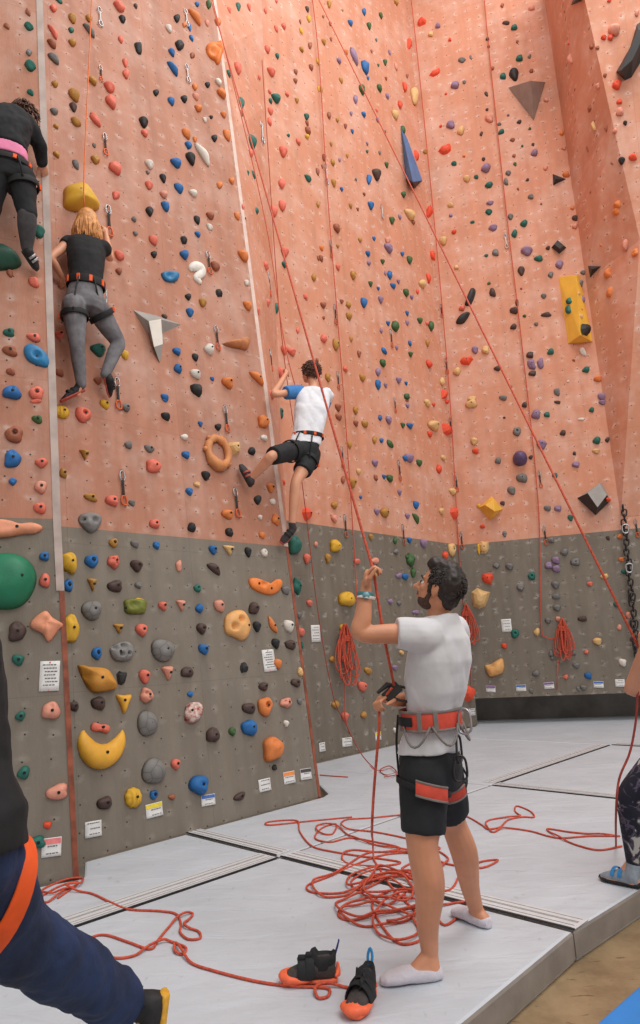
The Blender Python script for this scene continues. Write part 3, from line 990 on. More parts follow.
def variant(kind, i):
    """Unit shape (half-width 1, half-height 1, depth about 1)."""
    key = (kind, i)
    if key in VARIANTS:
        return VARIANTS[key]
    sd = hash_(kind) * 10 + i
    flat = False
    big = 22
    if kind == 'J':       # jug: lip hangs at the top, hollow behind it
        vs, fs = pillow(blob(big, 1, sd, 2.4), 1.0, (0, .30), 2.6, 7, [(0, .55, .42, .35)], .25, sd)
    elif kind == 'W':
        vs, fs = pillow(blob(big, 1, sd, 2.0, ((2, .1), (3, .12), (4, .05))), 1.0, (.05, .22), 2.2, 6, (), .2, sd)
    elif kind == 'T':
        tri = [(-1, .85), (0, 1), (1, .8), (.55, 0), (.1, -1), (-.25, -.6), (-.6, .1)]
        o = [(x, y) for x, y, _ in catmull([(x, y, 0) for x, y in tri], 4, True)]
        vs, fs = pillow(o, 1.0, (0, .35), 1.8, 6, (), .3, sd)
    elif kind == 'O':
        vs, fs = pillow(blob(26, 1, sd, 2.1), 1.0, (0, .05), 3.0, 10, [(.05, .1, .42, .8)], .12, sd)
    elif kind == 'P':
        vs, fs = pillow(blob(big, 1, sd, 2.0, ((2, .12), (3, .1), (4, .08))), 1.1, (.15, .1), 2.0, 7, (), .35, sd)
    elif kind == 'F':
        vs, fs = pillow(blob(9, 1, sd, 2.2, ((3, .14), (4, .10))), .95, (.15, .15), 1.5, 3, (), .2, sd)
        flat = True
    elif kind == 'H':
        vs, fs = pillow(blob(26, 1, sd, 2.0, ((3, .08), (5, .07))), 1.0, (0, 0), 2.8, 10,
                        [(-.25, .3, .3, .55), (.35, .25, .26, .5), (.05, -.35, .26, .4)], .3, sd)
    elif kind == 'C':
        vs, fs = pillow(blob(30, 1, sd, 2.1, ((2, .05), (3, .05))), 1.0, (.05, .05), 2.4, 11, (), .16, sd)
    elif kind == 'S':
        vs, fs = pillow(blob(36, 1, sd, 2.1, ((2, .03), (9, .04))), 1.0, (0, 0), 2.4, 10, (), .05, sd, ridge=14)
    elif kind == 'B2':
        o = [(-1, .3), (-.75, .95), (-.3, .8), (0, .55), (.4, .5), (.85, .2), (1, -.4), (.75, -.95), (.3, -.85), (0, -.55), (-.5, -.5), (-.9, -.2)]
        o = [(x, y) for x, y, _ in catmull([(x, y, 0) for x, y in o], 3, True)]
        vs, fs = pillow(o, .9, (0, 0), 2.4, 8, [(0.05, 0, .3, .3)], .3, sd)
    elif kind in ('D', 'L'):
        vs, fs = pillow(blob(big, 1, sd, 2.0, ((2, .1), (3, .14))), 1.1, (.05, .12), 2.2, 7, (), .2, sd)
    else:
        vs, fs = pillow(blob(20, 1, sd, 2.15, ((2, .07), (3, .09), (4, .05))), 1.0, (0.05, .10), 2.4, 6,
                        ([(.0, .0, .22, .18)] if i % 2 else ()), .24, sd)
    VARIANTS[key] = (vs, fs, flat)
    return VARIANTS[key]


def hash_(s):
    return sum(ord(c) * (7 ** k % 31) for k, c in enumerate(s)) % 97


HMESH = {}


def hold_mesh(kind, i, col):
    key = (kind, i, col)
    if key not in HMESH:
        vs, fs, flat = variant(kind, i)
        me = bpy.data.meshes.new('climbing_hold')
        me.from_pydata([tuple(v) for v in vs], [], fs)
        me.polygons.foreach_set('use_smooth', [not flat] * len(me.polygons))
        me.materials.append(M_CRACK if kind == 'C' else HMAT[col])
        HMESH[key] = me
    return HMESH[key]


_mb = MB()
_mb.tube([(0, 0, -.2), (0, 0, .9), (0, 0, 1.0)], [1, 1, .85], 10)
_b0 = _mb.build('bolt_pattern', M_BOLT)
BOLT_ME = _b0.data
bpy.data.objects.remove(_b0)
BOLT_ME.name = 'bolt'


def px_scale(L):
    """pixels per metre along u and v at the frame's origin."""
    x0, y0, _ = project(L.o)
    x1, y1, _ = project(L.o + L.u * 0.01)
    x2, y2, _ = project(L.o + L.v * 0.01)
    return math.hypot(x1 - x0, y1 - y0) * 100, math.hypot(x2 - x0, y2 - y0) * 100


ENTRIES = []
for (tx, ty), s in HOLDS.items():
    k = 3.2 if (tx, ty) == (0, 800) else 4.0
    for e in s.split(';'):
        t = e.split()
        x, y, w_, h_ = (float(q) for q in t[:4])
        ENTRIES.append(dict(px=tx + x / k, py=ty + y / k, w=w_ / k, h=h_ / k, col=t[4], shape=t[5] if len(t) > 5 else 'A'))
for i, e in enumerate(ENTRIES):
    e['i'] = i
N_SPECIAL = 24
order = sorted(ENTRIES, key=lambda e: -e['w'] * e['h'])
SINGLE = set(e['i'] for e in order[:300 - N_SPECIAL])

LANDMARKS = [((83, 193), 'the yellow volume above blonde woman'), ((88, 300), 'the blonde woman climbing'), ((158, 335), 'the grey triangular volume'),
             ((216, 50), 'the orange star-shaped hold'), ((197, 272), 'the white hooked hold'), ((237, 343), 'the wide brown ledge hold'),
             ((219, 452), 'the knobbly orange ring hold'), ((303, 430), 'the climbing boy'), ((266, 586), 'the orange wave-shaped hold'),
             ((237, 625), 'the pale two-eyed hold'), ((103, 750), 'the yellow crescent hold'), ((124, 703), 'the yellow triangular hold'),
             ((99, 678), 'the mustard horn hold'), ((122, 650), 'the grey skull-like hold'), ((12, 580), 'the big green sloper'),
             ((47, 625), 'the coral star-like hold'), ((50, 676), 'the notice on far left wall'), ((268, 660), 'the notice on left wall'),
             ((37, 355), 'the blue oval dish hold'), ((194, 712), 'the marbled red hold'), ((135, 606), 'the ribbed olive hold'),
             ((411, 165), 'the pointed blue volume'), ((466, 304), 'the split black hold'), ((520, 457), 'the purple ball hold'),
             ((594, 497), 'the grey block volume'), ((491, 508), 'the yellow block volume'), ((575, 310), 'the tall yellow volume'),
             ((528, 100), 'the grey pyramid volume'), ((628, 55), 'the black slab on overhang'), ((441, 585), "the standing man's head"),
             ((345, 650), 'the rope coil beside the man'), ((465, 622), "the coil behind the man's neck"), ((562, 640), 'the coil on right wall'),
             ((15, 185), 'the black-and-pink climber'), ((90, 522), 'the grey two-dimpled hold')]
SHAPEW = {'A': 'rounded', 'J': 'jug', 'W': 'wide', 'T': 'triangular', 'O': 'pocketed', 'P': 'upright', 'F': 'angular', 'H': 'lumpy', 'C': 'smooth round', 'S': 'ribbed',
          'B2': 'double-lobed', 'D': 'slanting', 'L': 'long slanting'}
RANK = ['nearest', 'second', 'third', 'fourth', 'fifth', 'sixth']


def sector(dx, dy):
    if abs(dx) > abs(dy):
        return 'right of' if dx > 0 else 'left of'
    return 'below' if dy > 0 else 'above'


def hold_label(e, pool=None, text=None):
    best = None
    for (lx, ly), nm in LANDMARKS:
        dx, dy = e['px'] - lx, e['py'] - ly
        d = math.hypot(dx, dy)
        if d > 260:
            continue
        sec = sector(dx, dy)
        rank = 0
        for f in (pool or ENTRIES):
            if f is e or f['col'] != e['col']:
                continue
            fx, fy = f['px'] - lx, f['py'] - ly
            if sector(fx, fy) == sec and math.hypot(fx, fy) < d:
                rank += 1
        if rank > 5 and not text:
            continue
        score = d * 0.25 + rank * 30 + (4 if e['px'] == lx else 0)
        if best is None or score < best[0]:
            best = (score, rank, sec, nm)
    if best is None:
        return None
    _, rank, sec, nm = best
    rk = RANK[min(rank, 5)]
    if text:
        return f"{text}, {rk} {sec} {nm}"
    c = HCOL[e['col']][0]
    wall = 'pink' if e['pink'] else 'grey'
    return f"{SHAPEW[e['shape']]} {c} hold, {rk} {c} one {sec} {nm}"


REST = {}
HOLDWALL = {'L0': 'holds on the far left wall', 'L1': 'holds on the left wall', 'C': 'holds on the back wall', 'R': 'holds on the right wall',
            'P': 'holds on the overhang', 'return': 'holds on the narrow corner wall'}
# ------------------------------------------------------------------ the big, recognisable holds and volumes
def tile_pts(tx, ty, pts, k=4.0):
    return [(tx + x / k, ty + y / k) for x, y in pts]


def outline_on(L, pxs, c=0.0):
    out = []
    for p in pxs:
        a, b, _ = L.loc(L.hit(p[0], p[1], c))
        out.append((a, b))
    return out


def resample(o, n):
    pts = [(x, y) for x, y, _ in catmull([(x, y, 0) for x, y in o], 8, True)]
    k = len(pts)
    d = [0]
    for i in range(k):
        a, b = pts[i], pts[(i + 1) % k]
        d.append(d[-1] + math.hypot(b[0] - a[0], b[1] - a[1]))
    out, j = [], 0
    for i in range(n):
        t = d[-1] * i / n
        while d[j + 1] < t:
            j += 1
        f = (t - d[j]) / max(1e-9, d[j + 1] - d[j])
        a, b = pts[j], pts[(j + 1) % k]
        out.append((a[0] + (b[0] - a[0]) * f, a[1] + (b[1] - a[1]) * f))
    return out


def special(pxs, depth, m, label, bolts=(), dents=(), p=2.3, noise_a=.15, peak=None, rings=9, n=36, seed=1, group=None, smooth_o=True):
    """A hold whose outline is traced; dents are photo points with a radius in metres."""
    cx = sum(q[0] for q in pxs) / len(pxs)
    cy = sum(q[1] for q in pxs) / len(pxs)
    L = pick(cx, cy)
    # shift down to the wall so that the raised middle lands on the traced outline
    oc = depth * 0.35
    ol = outline_on(L, pxs, oc)
    if smooth_o:
        ol = resample(ol, n)
    pk = (0, 0)
    if peak:
        a, b, _ = L.loc(L.hit(peak[0], peak[1], depth * .8))
        pk = (a, b)
    dd = []
    for (x, y, r, q) in dents:
        a, b, _ = L.loc(L.hit(x, y, depth * .7))
        dd.append((a, b, r, q))
    vs, fs = pillow(ol, depth, pk, p, rings, dd, noise_a, seed)
    o = mesh_obj('climbing_hold', vs, fs, m, None, True, basis(L.o, L.u, L.v, L.n))
    tag(o, label, 'climbing hold', group or HOLDWALL.get(L.name))
    for (x, y) in bolts:
        h = L.hit(x, y, depth * .9)
        a, b, _ = L.loc(h)
        # height of the surface there
        z = 0
        best = 1e9
        for v in vs:
            q = (v.x - a) ** 2 + (v.y - b) ** 2
            if q < best:
                best, z = q, v.z
        bo = bpy.data.objects.new('bolt', BOLT_ME)
        COL.objects.link(bo)
        bo.parent = o
        bo.matrix_basis = Matrix.Translation((a, b, z - 0.002)) @ Matrix.Diagonal((.012, .012, .006, 1))
    return o, L


M_YEL = mat('yellow_hold_resin', (226, 166, 52), 0.55, var=.08, scale=10, bump=.15, bscale=160)
M_ORG = mat('ochre_hold_resin', (204, 140, 52), 0.55, var=.12, scale=10, bump=.2, bscale=160)
M_GRN = mat('green_hold_resin', (22, 116, 82), 0.55, var=.1, scale=10, bump=.2, bscale=120)
M_OLV = mat('olive_hold_resin', (112, 118, 40), 0.6, var=.2, scale=14, bump=.3)
M_PCH = mat('peach_hold_resin', (226, 150, 116), 0.6, var=.1, scale=14, bump=.2)
M_TAN = mat('tan_hold_resin', (226, 168, 104), 0.6, var=.1, scale=14, bump=.2)
M_ASH = mat('ash_hold_resin', (132, 130, 128), 0.7, var=.15, scale=20, bump=.4)
M_RED2 = mat('marbled_hold_resin', (150, 60, 48), 0.55, scale=26, rgb2=(226, 206, 196))
M_ORS = mat('bright_orange_resin', (238, 132, 60), 0.55, var=.1, scale=14)
M_CYAN = mat('sea_blue_resin', (34, 118, 168), 0.5, var=.12, scale=12)
M_BRN = mat('wood_brown_resin', (190, 122, 76), 0.6, var=.15, scale=14)
M_WHT = mat('chalky_white_resin', (226, 220, 212), 0.65, var=.08, scale=14)
M_PUR = mat('purple_resin', (92, 72, 110), 0.5, var=.15, scale=14)
T = tile_pts

special([(-28, 566), (-6, 553), (14, 552), (30, 560), (37, 575), (33, 592), (20, 606), (-4, 608), (-26, 596)], .17, M_GRN,
        'big green sloper hold at the seam of pink and grey, far left wall', [(22, 575)], p=2.6, noise_a=.1)
special([(-10, 520), (6, 519), (20, 523), (32, 522), (42, 525), (43, 529), (36, 533), (22, 534), (8, 537), (-10, 536)], .07, M_PCH,
        'long coral ridge hold lying level just above the big green sloper', [(17, 526)], noise_a=.4)
special(T(0, 600, [(120, 90), (150, 58), (185, 40), (212, 68), (256, 97), (238, 118), (197, 168), (168, 132), (125, 112)]), .09, M_PCH,
        'coral star-like hold with pointed corners on the far left grey wall', [], T(0, 600, [(190, 100)]) and [(47, 622, .06, .3)], p=1.5, noise_a=.3, peak=(46, 621))
special(T(0, 600, [(318, 258), (345, 262), (395, 265), (436, 276), (462, 318), (475, 350), (448, 360), (420, 366), (385, 370), (360, 352), (340, 318)]), .12, M_ORG,
        'mustard horn-shaped hold pointing up to the left on grey wall', [(103, 677)], [(88, 676, .05, .35)], p=2.0, noise_a=.25)
special(T(0, 600, [(466, 380), (497, 379), (528, 378), (514, 418), (498, 456), (482, 418)]), .05, M_YEL,
        'flat yellow triangular hold pointing down on the grey left wall', [(125, 700)], p=3.0, noise_a=.05, rings=5)
special(T(0, 600, [(502, 0), (540, -8), (585, 0), (588, 28), (580, 52), (540, 56), (506, 50), (500, 25)]), .06, M_OLV,
        'ribbed olive green block hold on the grey left wall', [(128, 607)], [(135, 604, .06, .4)], noise_a=.6)
special(T(0, 600, [(444, 195), (470, 172), (508, 164), (532, 182), (536, 214), (522, 238), (488, 244), (456, 234)]), .075, M_ASH,
        'grey skull-like hold with deep pockets on the grey left wall', [(121, 651)],
        [(116, 647, .028, .75), (124, 645, .035, .8), (122, 654, .028, .7), (129, 653, .022, .6)], p=3, noise_a=.25, rings=12, n=44)
special(T(0, 400, [(318, 470), (335, 452), (370, 448), (405, 462), (408, 492), (392, 516), (366, 530), (340, 512), (322, 490)]), .08, M_ASH,
        'grey heart-like hold with two dimples where pink meets grey', [(87, 518)], [(84, 519, .035, .45), (95, 520, .04, .45)], p=2.6, noise_a=.2, rings=11, n=40)
special(T(160, 600, [(262, 98), (268, 62), (300, 40), (335, 40), (358, 75), (364, 115), (350, 152), (328, 161), (300, 148), (268, 132)]), .085, M_TAN,
        'pale orange two-eyed hold with two round pockets on grey wall', [(249, 625)], [(241.5, 619, .05, .75), (235, 626.5, .055, .75)], p=3, noise_a=.12, rings=13, n=48)
special(T(160, 600, [(104, 440), (116, 415), (145, 405), (168, 415), (172, 440), (160, 475), (132, 494), (104, 480)]), .075, M_RED2,
        'marbled red and white hold with a pocket on the grey wall', [(193, 710)], [(197, 706, .045, .6)], p=2.8, noise_a=.2, rings=11, n=40)
special(T(160, 0, [(190, 180), (205, 163), (225, 166), (240, 160), (254, 178), (257, 200), (250, 222), (243, 248), (232, 250), (228, 238), (210, 228), (194, 206)]), .12, M_ORS,
        'orange star-shaped jug hold at the edge high on the left wall', [], [(214, 50, .08, .4), (219, 46, .06, .4)], p=2.0, noise_a=.5, rings=11, n=44)
special(T(0, 200, [(95, 590), (108, 575), (140, 578), (180, 605), (198, 640), (190, 666), (160, 662), (118, 644), (98, 618)]), .05, M_CYAN,
        'blue oval dish hold with a dark centre hole, far left pink wall', [(37.5, 355)], [(37, 355, .045, .5)], p=3.5, noise_a=.1, rings=11, n=40)
special(T(160, 200, [(8, 290), (40, 282), (72, 290), (79, 305), (68, 322), (44, 327), (20, 318)]), .06, M_CYAN,
        'blue dish hold left of the white hooked hold', [], [(170, 275.5, .07, .55)], p=3.2, noise_a=.1, rings=11, n=40)
special(T(160, 200, [(257, 572), (285, 560), (310, 562), (330, 550), (356, 552), (362, 572), (350, 596), (318, 590), (285, 584)]), .10, M_BRN,
        'wide brown ledge hold on the pink left wall', [], noise_a=.3)
special(T(0, 0, [(264, 775), (268, 740), (295, 722), (340, 718), (365, 740), (398, 792), (408, 822), (370, 832), (300, 830), (266, 812)]), .2, mat('yellow_volume_paint', (214, 168, 52), .6, var=.1, scale=6),
        'yellow volume hold right above the blonde climbing woman', [(82, 188)], [], p=1.4, noise_a=.1, peak=(84, 197))
special(T(160, 400, [(358, 722), (366, 710), (388, 712), (405, 728), (430, 744), (452, 728), (470, 715), (490, 718), (494, 738), (478, 765), (452, 778), (420, 776), (392, 764), (368, 748)]), .07, M_ORS,
        'orange wave-shaped hold just under the pink paint on the grey wall', [(260, 583), (272, 588)], [(264, 584, .05, .4)], p=2.0, noise_a=.2, rings=10, n=48)
special(T(480, 600, [(18, 262), (40, 258), (72, 238), (90, 234), (98, 262), (92, 290), (66, 304), (40, 308), (26, 290)]), .14, M_TAN,
        'cream notched hold low on the grey wall right of the man', [], [(489, 663, .1, .5)], p=1.8, noise_a=.2)
special(T(480, 400, [(131, 228), (140, 208), (160, 200), (182, 208), (190, 230), (182, 252), (160, 260), (138, 252)]), .22, M_PUR,
        'round purple ball hold on the pink right wall', [], p=2.0, noise_a=.05)


def sausage(pxs, radii, m, label, c0=.3, ell=.8, bolts=()):
    """A curved hold: a swelling roll pressed on the wall along a traced line (radii in metres)."""
    cx = sum(p[0] for p in pxs) / len(pxs)
    cy = sum(p[1] for p in pxs) / len(pxs)
    L = pick(cx, cy)
    pts = [V((*L.loc(L.hit(x, y, c0 * r))[:2], 0)) for (x, y), r in zip(pxs, radii)]
    q = catmull(pts, 6)
    rr = [v.x for v in catmull([V((r, 0, 0)) for r in radii], 6)]
    mb = MB()
    for i in range(len(q)):
        q[i].z = rr[i] * .12
    # rounded ends
    mb.tube(q, rr, 16, flat=((0, 0, 1), ell))
    o = mb.build('climbing_hold', m, None, True, basis(L.o, L.u, L.v, L.n))
    tag(o, label, 'climbing hold', HOLDWALL[L.name])
    for (x, y, zz) in bolts:
        a, b, _ = L.loc(L.hit(x, y, zz))
        bo = bpy.data.objects.new('bolt', BOLT_ME)
        COL.objects.link(bo)
        bo.parent = o
        bo.matrix_basis = Matrix.Translation((a, b, zz)) @ Matrix.Diagonal((.012, .012, .008, 1))
    return o, L


sausage(T(0, 600, [(336, 522), (334, 536), (340, 566), (362, 604), (402, 626), (446, 612), (476, 574), (488, 540), (490, 520)]),
        [.006, .028, .058, .082, .094, .084, .060, .030, .006], M_YEL, 'large yellow crescent hold curved like a banana on grey wall', bolts=[(107.5, 752, .08)])
sausage(T(160, 200, [(122, 284), (128, 272), (146, 264), (164, 270), (168, 290), (152, 304), (146, 312), (152, 320), (162, 328), (166, 332)]),
        [.012, .045, .06, .058, .05, .046, .04, .036, .03, .01], M_WHT, 'white hooked hold curled like a question mark, pink left wall')
# ring with knobs
L = pick(219, 452)
ctr = V(L.loc(L.hit(219, 451.5, .04)))
mb = MB()
ring = []
for i in range(24):
    a = 2 * PI * i / 24
    ring.append(V((ctr.x + .13 * math.cos(a) * 1.0, ctr.y + .155 * math.sin(a), .03)))
mb.tube(ring, [.040 + .006 * math.sin(i * 1.9) + (.022 if 14 < i < 20 else 0) for i in range(24)], 10, True)
for a in (1.2, 2.3, 3.1, 3.9, 4.6, 5.6):
    mb.ell((ctr.x + .165 * math.cos(a), ctr.y + .190 * math.sin(a), .03), (.026, .026, .026))
o = mb.build('climbing_hold', mat('tan_ring_resin', (206, 136, 84), .6, var=.12, scale=14), None, True, basis(L.o, L.u, L.v, L.n))
tag(o, 'knobbly orange ring hold with an open centre, left of the boy', 'climbing hold', HOLDWALL['L1'])


# ------------------------------------------------------------------ volumes (faceted boxes screwed to the walls)
def volume(label, pxs, peaks, faces, mats, mi=None, bolts=True, frame_px=None):
    """pxs: base corners as photo points on the wall; peaks: (x, y, height) raised corners. faces index base corners then peaks."""
    cx = sum(p[0] for p in pxs) / len(pxs)
    cy = sum(p[1] for p in pxs) / len(pxs)
    L = pick(*(frame_px or (cx, cy)))
    vs = [V((*L.loc(L.hit(x, y))[:2], 0)) for x, y in pxs]
    vs += [V(L.loc(L.hit(x, y, h))) for x, y, h in peaks]
    fs = list(faces) + [tuple(range(len(pxs)))]
    o = mesh_obj('climbing_volume', vs, fs, mats, None, False, basis(L.o, L.u, L.v, L.n))
    bevel(o, .006, 2)
    if mi:
        for p, k in zip(o.data.polygons, mi + [0]):
            p.material_index = k
    tag(o, label, 'climbing volume', 'wooden climbing volumes')
    return o, L


M_VGREY = mat('grey_volume_paint', (152, 147, 142), .6, var=.1, scale=5, bump=.1)
M_VDARK = mat('charcoal_volume_paint', (46, 46, 48), .6, var=.12, scale=5)
M_VYEL = mat('bright_yellow_volume_paint', (240, 190, 74), .6, var=.05, scale=5)
M_VBLU = mat('slate_blue_volume_paint', (78, 118, 168), .6, var=.12, scale=4)
M_VLIT = mat('lit_facet_paint', (222, 214, 204), .6, var=.08, scale=5)
# grey pyramid high on the right wall
volume('grey pyramid volume pointing down high on the right wall', T(480, 0, [(112, 350), (215, 484), (262, 328)]), [(*T(480, 0, [(202, 322)])[0], .55)],
       [(0, 1, 3), (1, 2, 3), (2, 0, 3)], M_VGREY)
# grey triangle on the left wall, front facet coloured paler as if catching the light
volume('grey triangular volume with a pale facet on the left wall', [(132.5, 309.5), (155, 315), (182, 324.5), (163, 334), (160, 364), (149, 335)],
       [(149, 321, .09), (161, 319, .09), (163, 344, .07), (154, 347, .07)],
       [(0, 5, 9, 6), (0, 6, 7, 1), (1, 7, 2), (7, 8, 3, 2), (8, 4, 3), (9, 4, 8), (5, 4, 9), (6, 9, 8, 7)], [M_VGREY, M_VLIT], [0, 0, 0, 0, 0, 0, 0, 1])
# tall yellow prism
volume('tall yellow volume with holds screwed on it, right wall', T(480, 200, [(313, 308), (352, 575), (452, 568), (400, 300)]),
       [(*T(480, 200, [(385, 300)])[0], .32), (*T(480, 200, [(402, 540)])[0], .32)],
       [(0, 1, 5, 4), (1, 2, 5), (2, 3, 4, 5), (3, 0, 4)], M_VYEL)
# pointed blue volume
volume('pointed slate blue volume hanging near the wall corner', T(320, 0, [(322, 500), (343, 715), (378, 755), (410, 722), (352, 560)]), [(*T(320, 0, [(372, 728)])[0], .3)],
       [(0, 1, 5), (1, 2, 5), (2, 3, 5), (3, 4, 5), (4, 0, 5)], [M_VBLU, M_VDARK], [0, 1, 1, 0, 0])
# grey block volume; charcoal on its lower faces paints the shade in
volume('grey block volume with a pale top face on the right wall', T(480, 400, [(388, 392), (462, 462), (524, 402), (486, 330)]),
       [(*T(480, 400, [(430, 372)])[0], .30), (*T(480, 400, [(470, 430)])[0], .34), (*T(480, 400, [(508, 380)])[0], .26), (*T(480, 400, [(478, 332)])[0], .22)],
       [(0, 1, 5, 4), (1, 2, 6, 5), (2, 3, 7, 6), (3, 0, 4, 7), (4, 5, 6, 7)], [M_VGREY, M_VDARK], [1, 1, 0, 0, 0])
# yellow block
volume('yellow block volume right of the back wall corner', T(480, 400, [(-4, 430), (38, 482), (92, 436), (46, 384)]),
       [(*T(480, 400, [(20, 420)])[0], .2), (*T(480, 400, [(58, 446)])[0], .24), (*T(480, 400, [(54, 396)])[0], .18)],
       [(0, 1, 5, 4), (1, 2, 5), (2, 3, 6, 5), (3, 0, 4, 6), (4, 5, 6)], mat('amber_volume_paint', (232, 176, 66), .6, var=.1, scale=5))
# black pieces
volume('black triangular volume pointing right under the grey pyramid', T(480, 0, [(290, 695), (292, 742), (346, 716)]), [(*T(480, 0, [(305, 716)])[0], .12)],
       [(0, 1, 3), (1, 2, 3), (2, 0, 3)], M_VDARK)
volume('black triangular volume above the tall yellow volume', T(480, 200, [(427, 260), (440, 314), (487, 264)]), [(*T(480, 200, [(448, 276)])[0], .14)],
       [(0, 1, 3), (1, 2, 3), (2, 0, 3)], M_VDARK)
volume('black cube-like volume left above the tall yellow volume', T(480, 200, [(285, 190), (318, 216), (346, 190), (310, 160)]),
       [(*T(480, 200, [(298, 178)])[0], .14), (*T(480, 200, [(320, 196)])[0], .16), (*T(480, 200, [(334, 184)])[0], .13), (*T(480, 200, [(308, 164)])[0], .12)],
       [(0, 1, 5, 4), (1, 2, 6, 5), (2, 3, 7, 6), (3, 0, 4, 7), (4, 5, 6, 7)], M_VDARK)
volume('small black volume at the very top beside the overhang', T(480, 0, [(360, 24), (378, -20), (412, -20), (404, 6)]), [(*T(480, 0, [(384, 0)])[0], .15)],
       [(0, 1, 4), (1, 2, 4), (2, 3, 4), (3, 0, 4)], M_VDARK, frame_px=(575, 4))
volume('long black slab volume on the overhang at right edge', T(480, 0, [(544, 288), (580, 322), (606, 310), (690, 170), (690, 60), (628, 96), (600, 190)]),
       [(*T(480, 0, [(566, 280)])[0], .3), (*T(480, 0, [(610, 240)])[0], .3), (*T(480, 0, [(676, 100)])[0], .3), (*T(480, 0, [(632, 120)])[0], .3)],
       [(0, 1, 7), (1, 2, 8, 7), (2, 3, 9, 8), (3, 4, 9), (4, 5, 10, 9), (5, 6, 10), (6, 0, 7, 10), (7, 8, 9, 10)], M_VDARK, frame_px=(628, 60))
# split black hold on the right wall
for lab, pts in (('upper half of the split black hold on the right wall', [(578, 412), (600, 355), (616, 348), (622, 368), (606, 412), (590, 420)]),
                 ('lower half of the split black hold on the right wall', [(542, 488), (556, 462), (584, 446), (600, 450), (578, 486), (560, 494)])):
    special(T(320, 200, pts), .12, M_VDARK, lab, p=1.6, noise_a=.2, rings=5, n=24)
special([(-22, 244), (0, 243), (12, 248), (20, 255), (21, 263), (10, 267), (-8, 267), (-22, 262)], .13, mat('dark_green_resin', (28, 78, 62), .55, var=.1, scale=10),
        'dark green wedge hold under the feet of the climber in pink and black', [], p=1.8, noise_a=.1)
# ------------------------------------------------------------------ bolt on all the ordinary holds
from mathutils.bvhtree import BVHTree
VOLS = []
for o in list(COL.objects):
    if o.name.startswith('climbing_volume'):
        M = world_of(o)
        VOLS.append(BVHTree.FromPolygons([M @ v.co for v in o.data.vertices], [tuple(p.vertices) for p in o.data.polygons]))


def pick_v(px, py):
    d = ray(px, py).normalized()
    for t in VOLS:
        p, n, i, dist = t.ray_cast(EYE, d)
        if p is not None:
            if n.dot(d) > 0:
                n = -n
            v = (Z - n * n.z).normalized()
            u = v.cross(n).normalized()
            return Local(p, u, v, n, 'R')
    return pick(px, py)


for e in ENTRIES:
    L = pick_v(e['px'], e['py'])
    su, sv = px_scale(L)
    shp = e['shape']
    w_, h_ = e['w'] / su, e['h'] / sv
    x0, y0, _ = project(L.o)
    x1, y1, _ = project(L.o + L.n * .01)
    nx, ny = abs(x1 - x0) * 100, abs(y1 - y0) * 100
    w0, h0 = w_, h_
    for _k in range(6):
        dp = .48 * min(w_, h_)
        w_ = max(.55 * w0, w0 - .55 * dp * nx / su)
        h_ = max(.55 * h0, h0 - .55 * dp * ny / sv)
    if L.name == 'return' or e['py'] < 300:
        w_ = min(w_, 1.5 * e['h'] / sv)
    rot = 0.0
    if L.name == 'L1' and shp in 'AWJ' and e['py'] < 330:
        rot = -.18
    if shp in ('D', 'L'):
        ln, wd = math.hypot(w_, h_) * 0.95, min(w_, h_) * 0.78
        rot = -math.atan2(h_, w_) * 0.95
        w_, h_ = ln, wd
    w_ *= 1.02
    h_ *= 1.02
    dep = 0.50 * min(w_, h_)
    if shp in ('C', 'S'):
        dep = 0.42 * min(w_, h_)
    if shp == 'O':
        dep *= 0.8
    e['pink'] = L.o.z > (2.56 if L.name in ('L0', 'L1') else 3.18)
    p = L.hit(e['px'], e['py'], dep * 0.45)
    p = p - L.n * (p - L.o).dot(L.n)
    r = random.Random(e['i'])
    if shp == 'A' or shp == 'F' or shp == 'C':
        rot += r.uniform(-.35, .35)
    M = basis(p, L.u, L.v, L.n) @ Matrix.Rotation(rot, 4, 'Z') @ Matrix.Diagonal((w_ / 2, h_ / 2, dep, 1))
    vi = r.randrange(4)
    if e['i'] in SINGLE:
        o = bpy.data.objects.new('climbing_hold', hold_mesh(shp, vi, e['col']))
        COL.objects.link(o)
        o.matrix_world = M
        tag(o, hold_label(e) or f"{SHAPEW[shp]} {HCOL[e['col']][0]} hold on the wall", 'climbing hold', HOLDWALL[L.name])
        if e['w'] * e['h'] > 95 and e['py'] > 330 and e['col'] not in 'k':
            zb = max(v.co.z for v in o.data.vertices) * 0.9
            b = bpy.data.objects.new('bolt', BOLT_ME)
            COL.objects.link(b)
            b.parent = o
            br = 0.011
            b.matrix_basis = Matrix.Translation((0.08, 0.05, zb)) @ Matrix.Diagonal((br / (w_ / 2), br / (h_ / 2), 0.008 / dep, 1))
    else:
        vs, fs, flat = variant(shp, vi)
        REST.setdefault(e['col'], MB()).add([M @ v for v in vs], fs)
mb = MB()
mats, mi = [], []
for c, q in REST.items():
    mb.add(q.v, q.f)
    mi += [len(mats)] * len(q.f)
    mats.append(HMAT[c])
o = mb.build('small_climbing_holds', mats)
for p, k in zip(o.data.polygons, mi):
    p.material_index = k
tag(o, 'many tiny coloured climbing holds dotted over the distant pink and grey walls', 'climbing holds', kind='stuff')
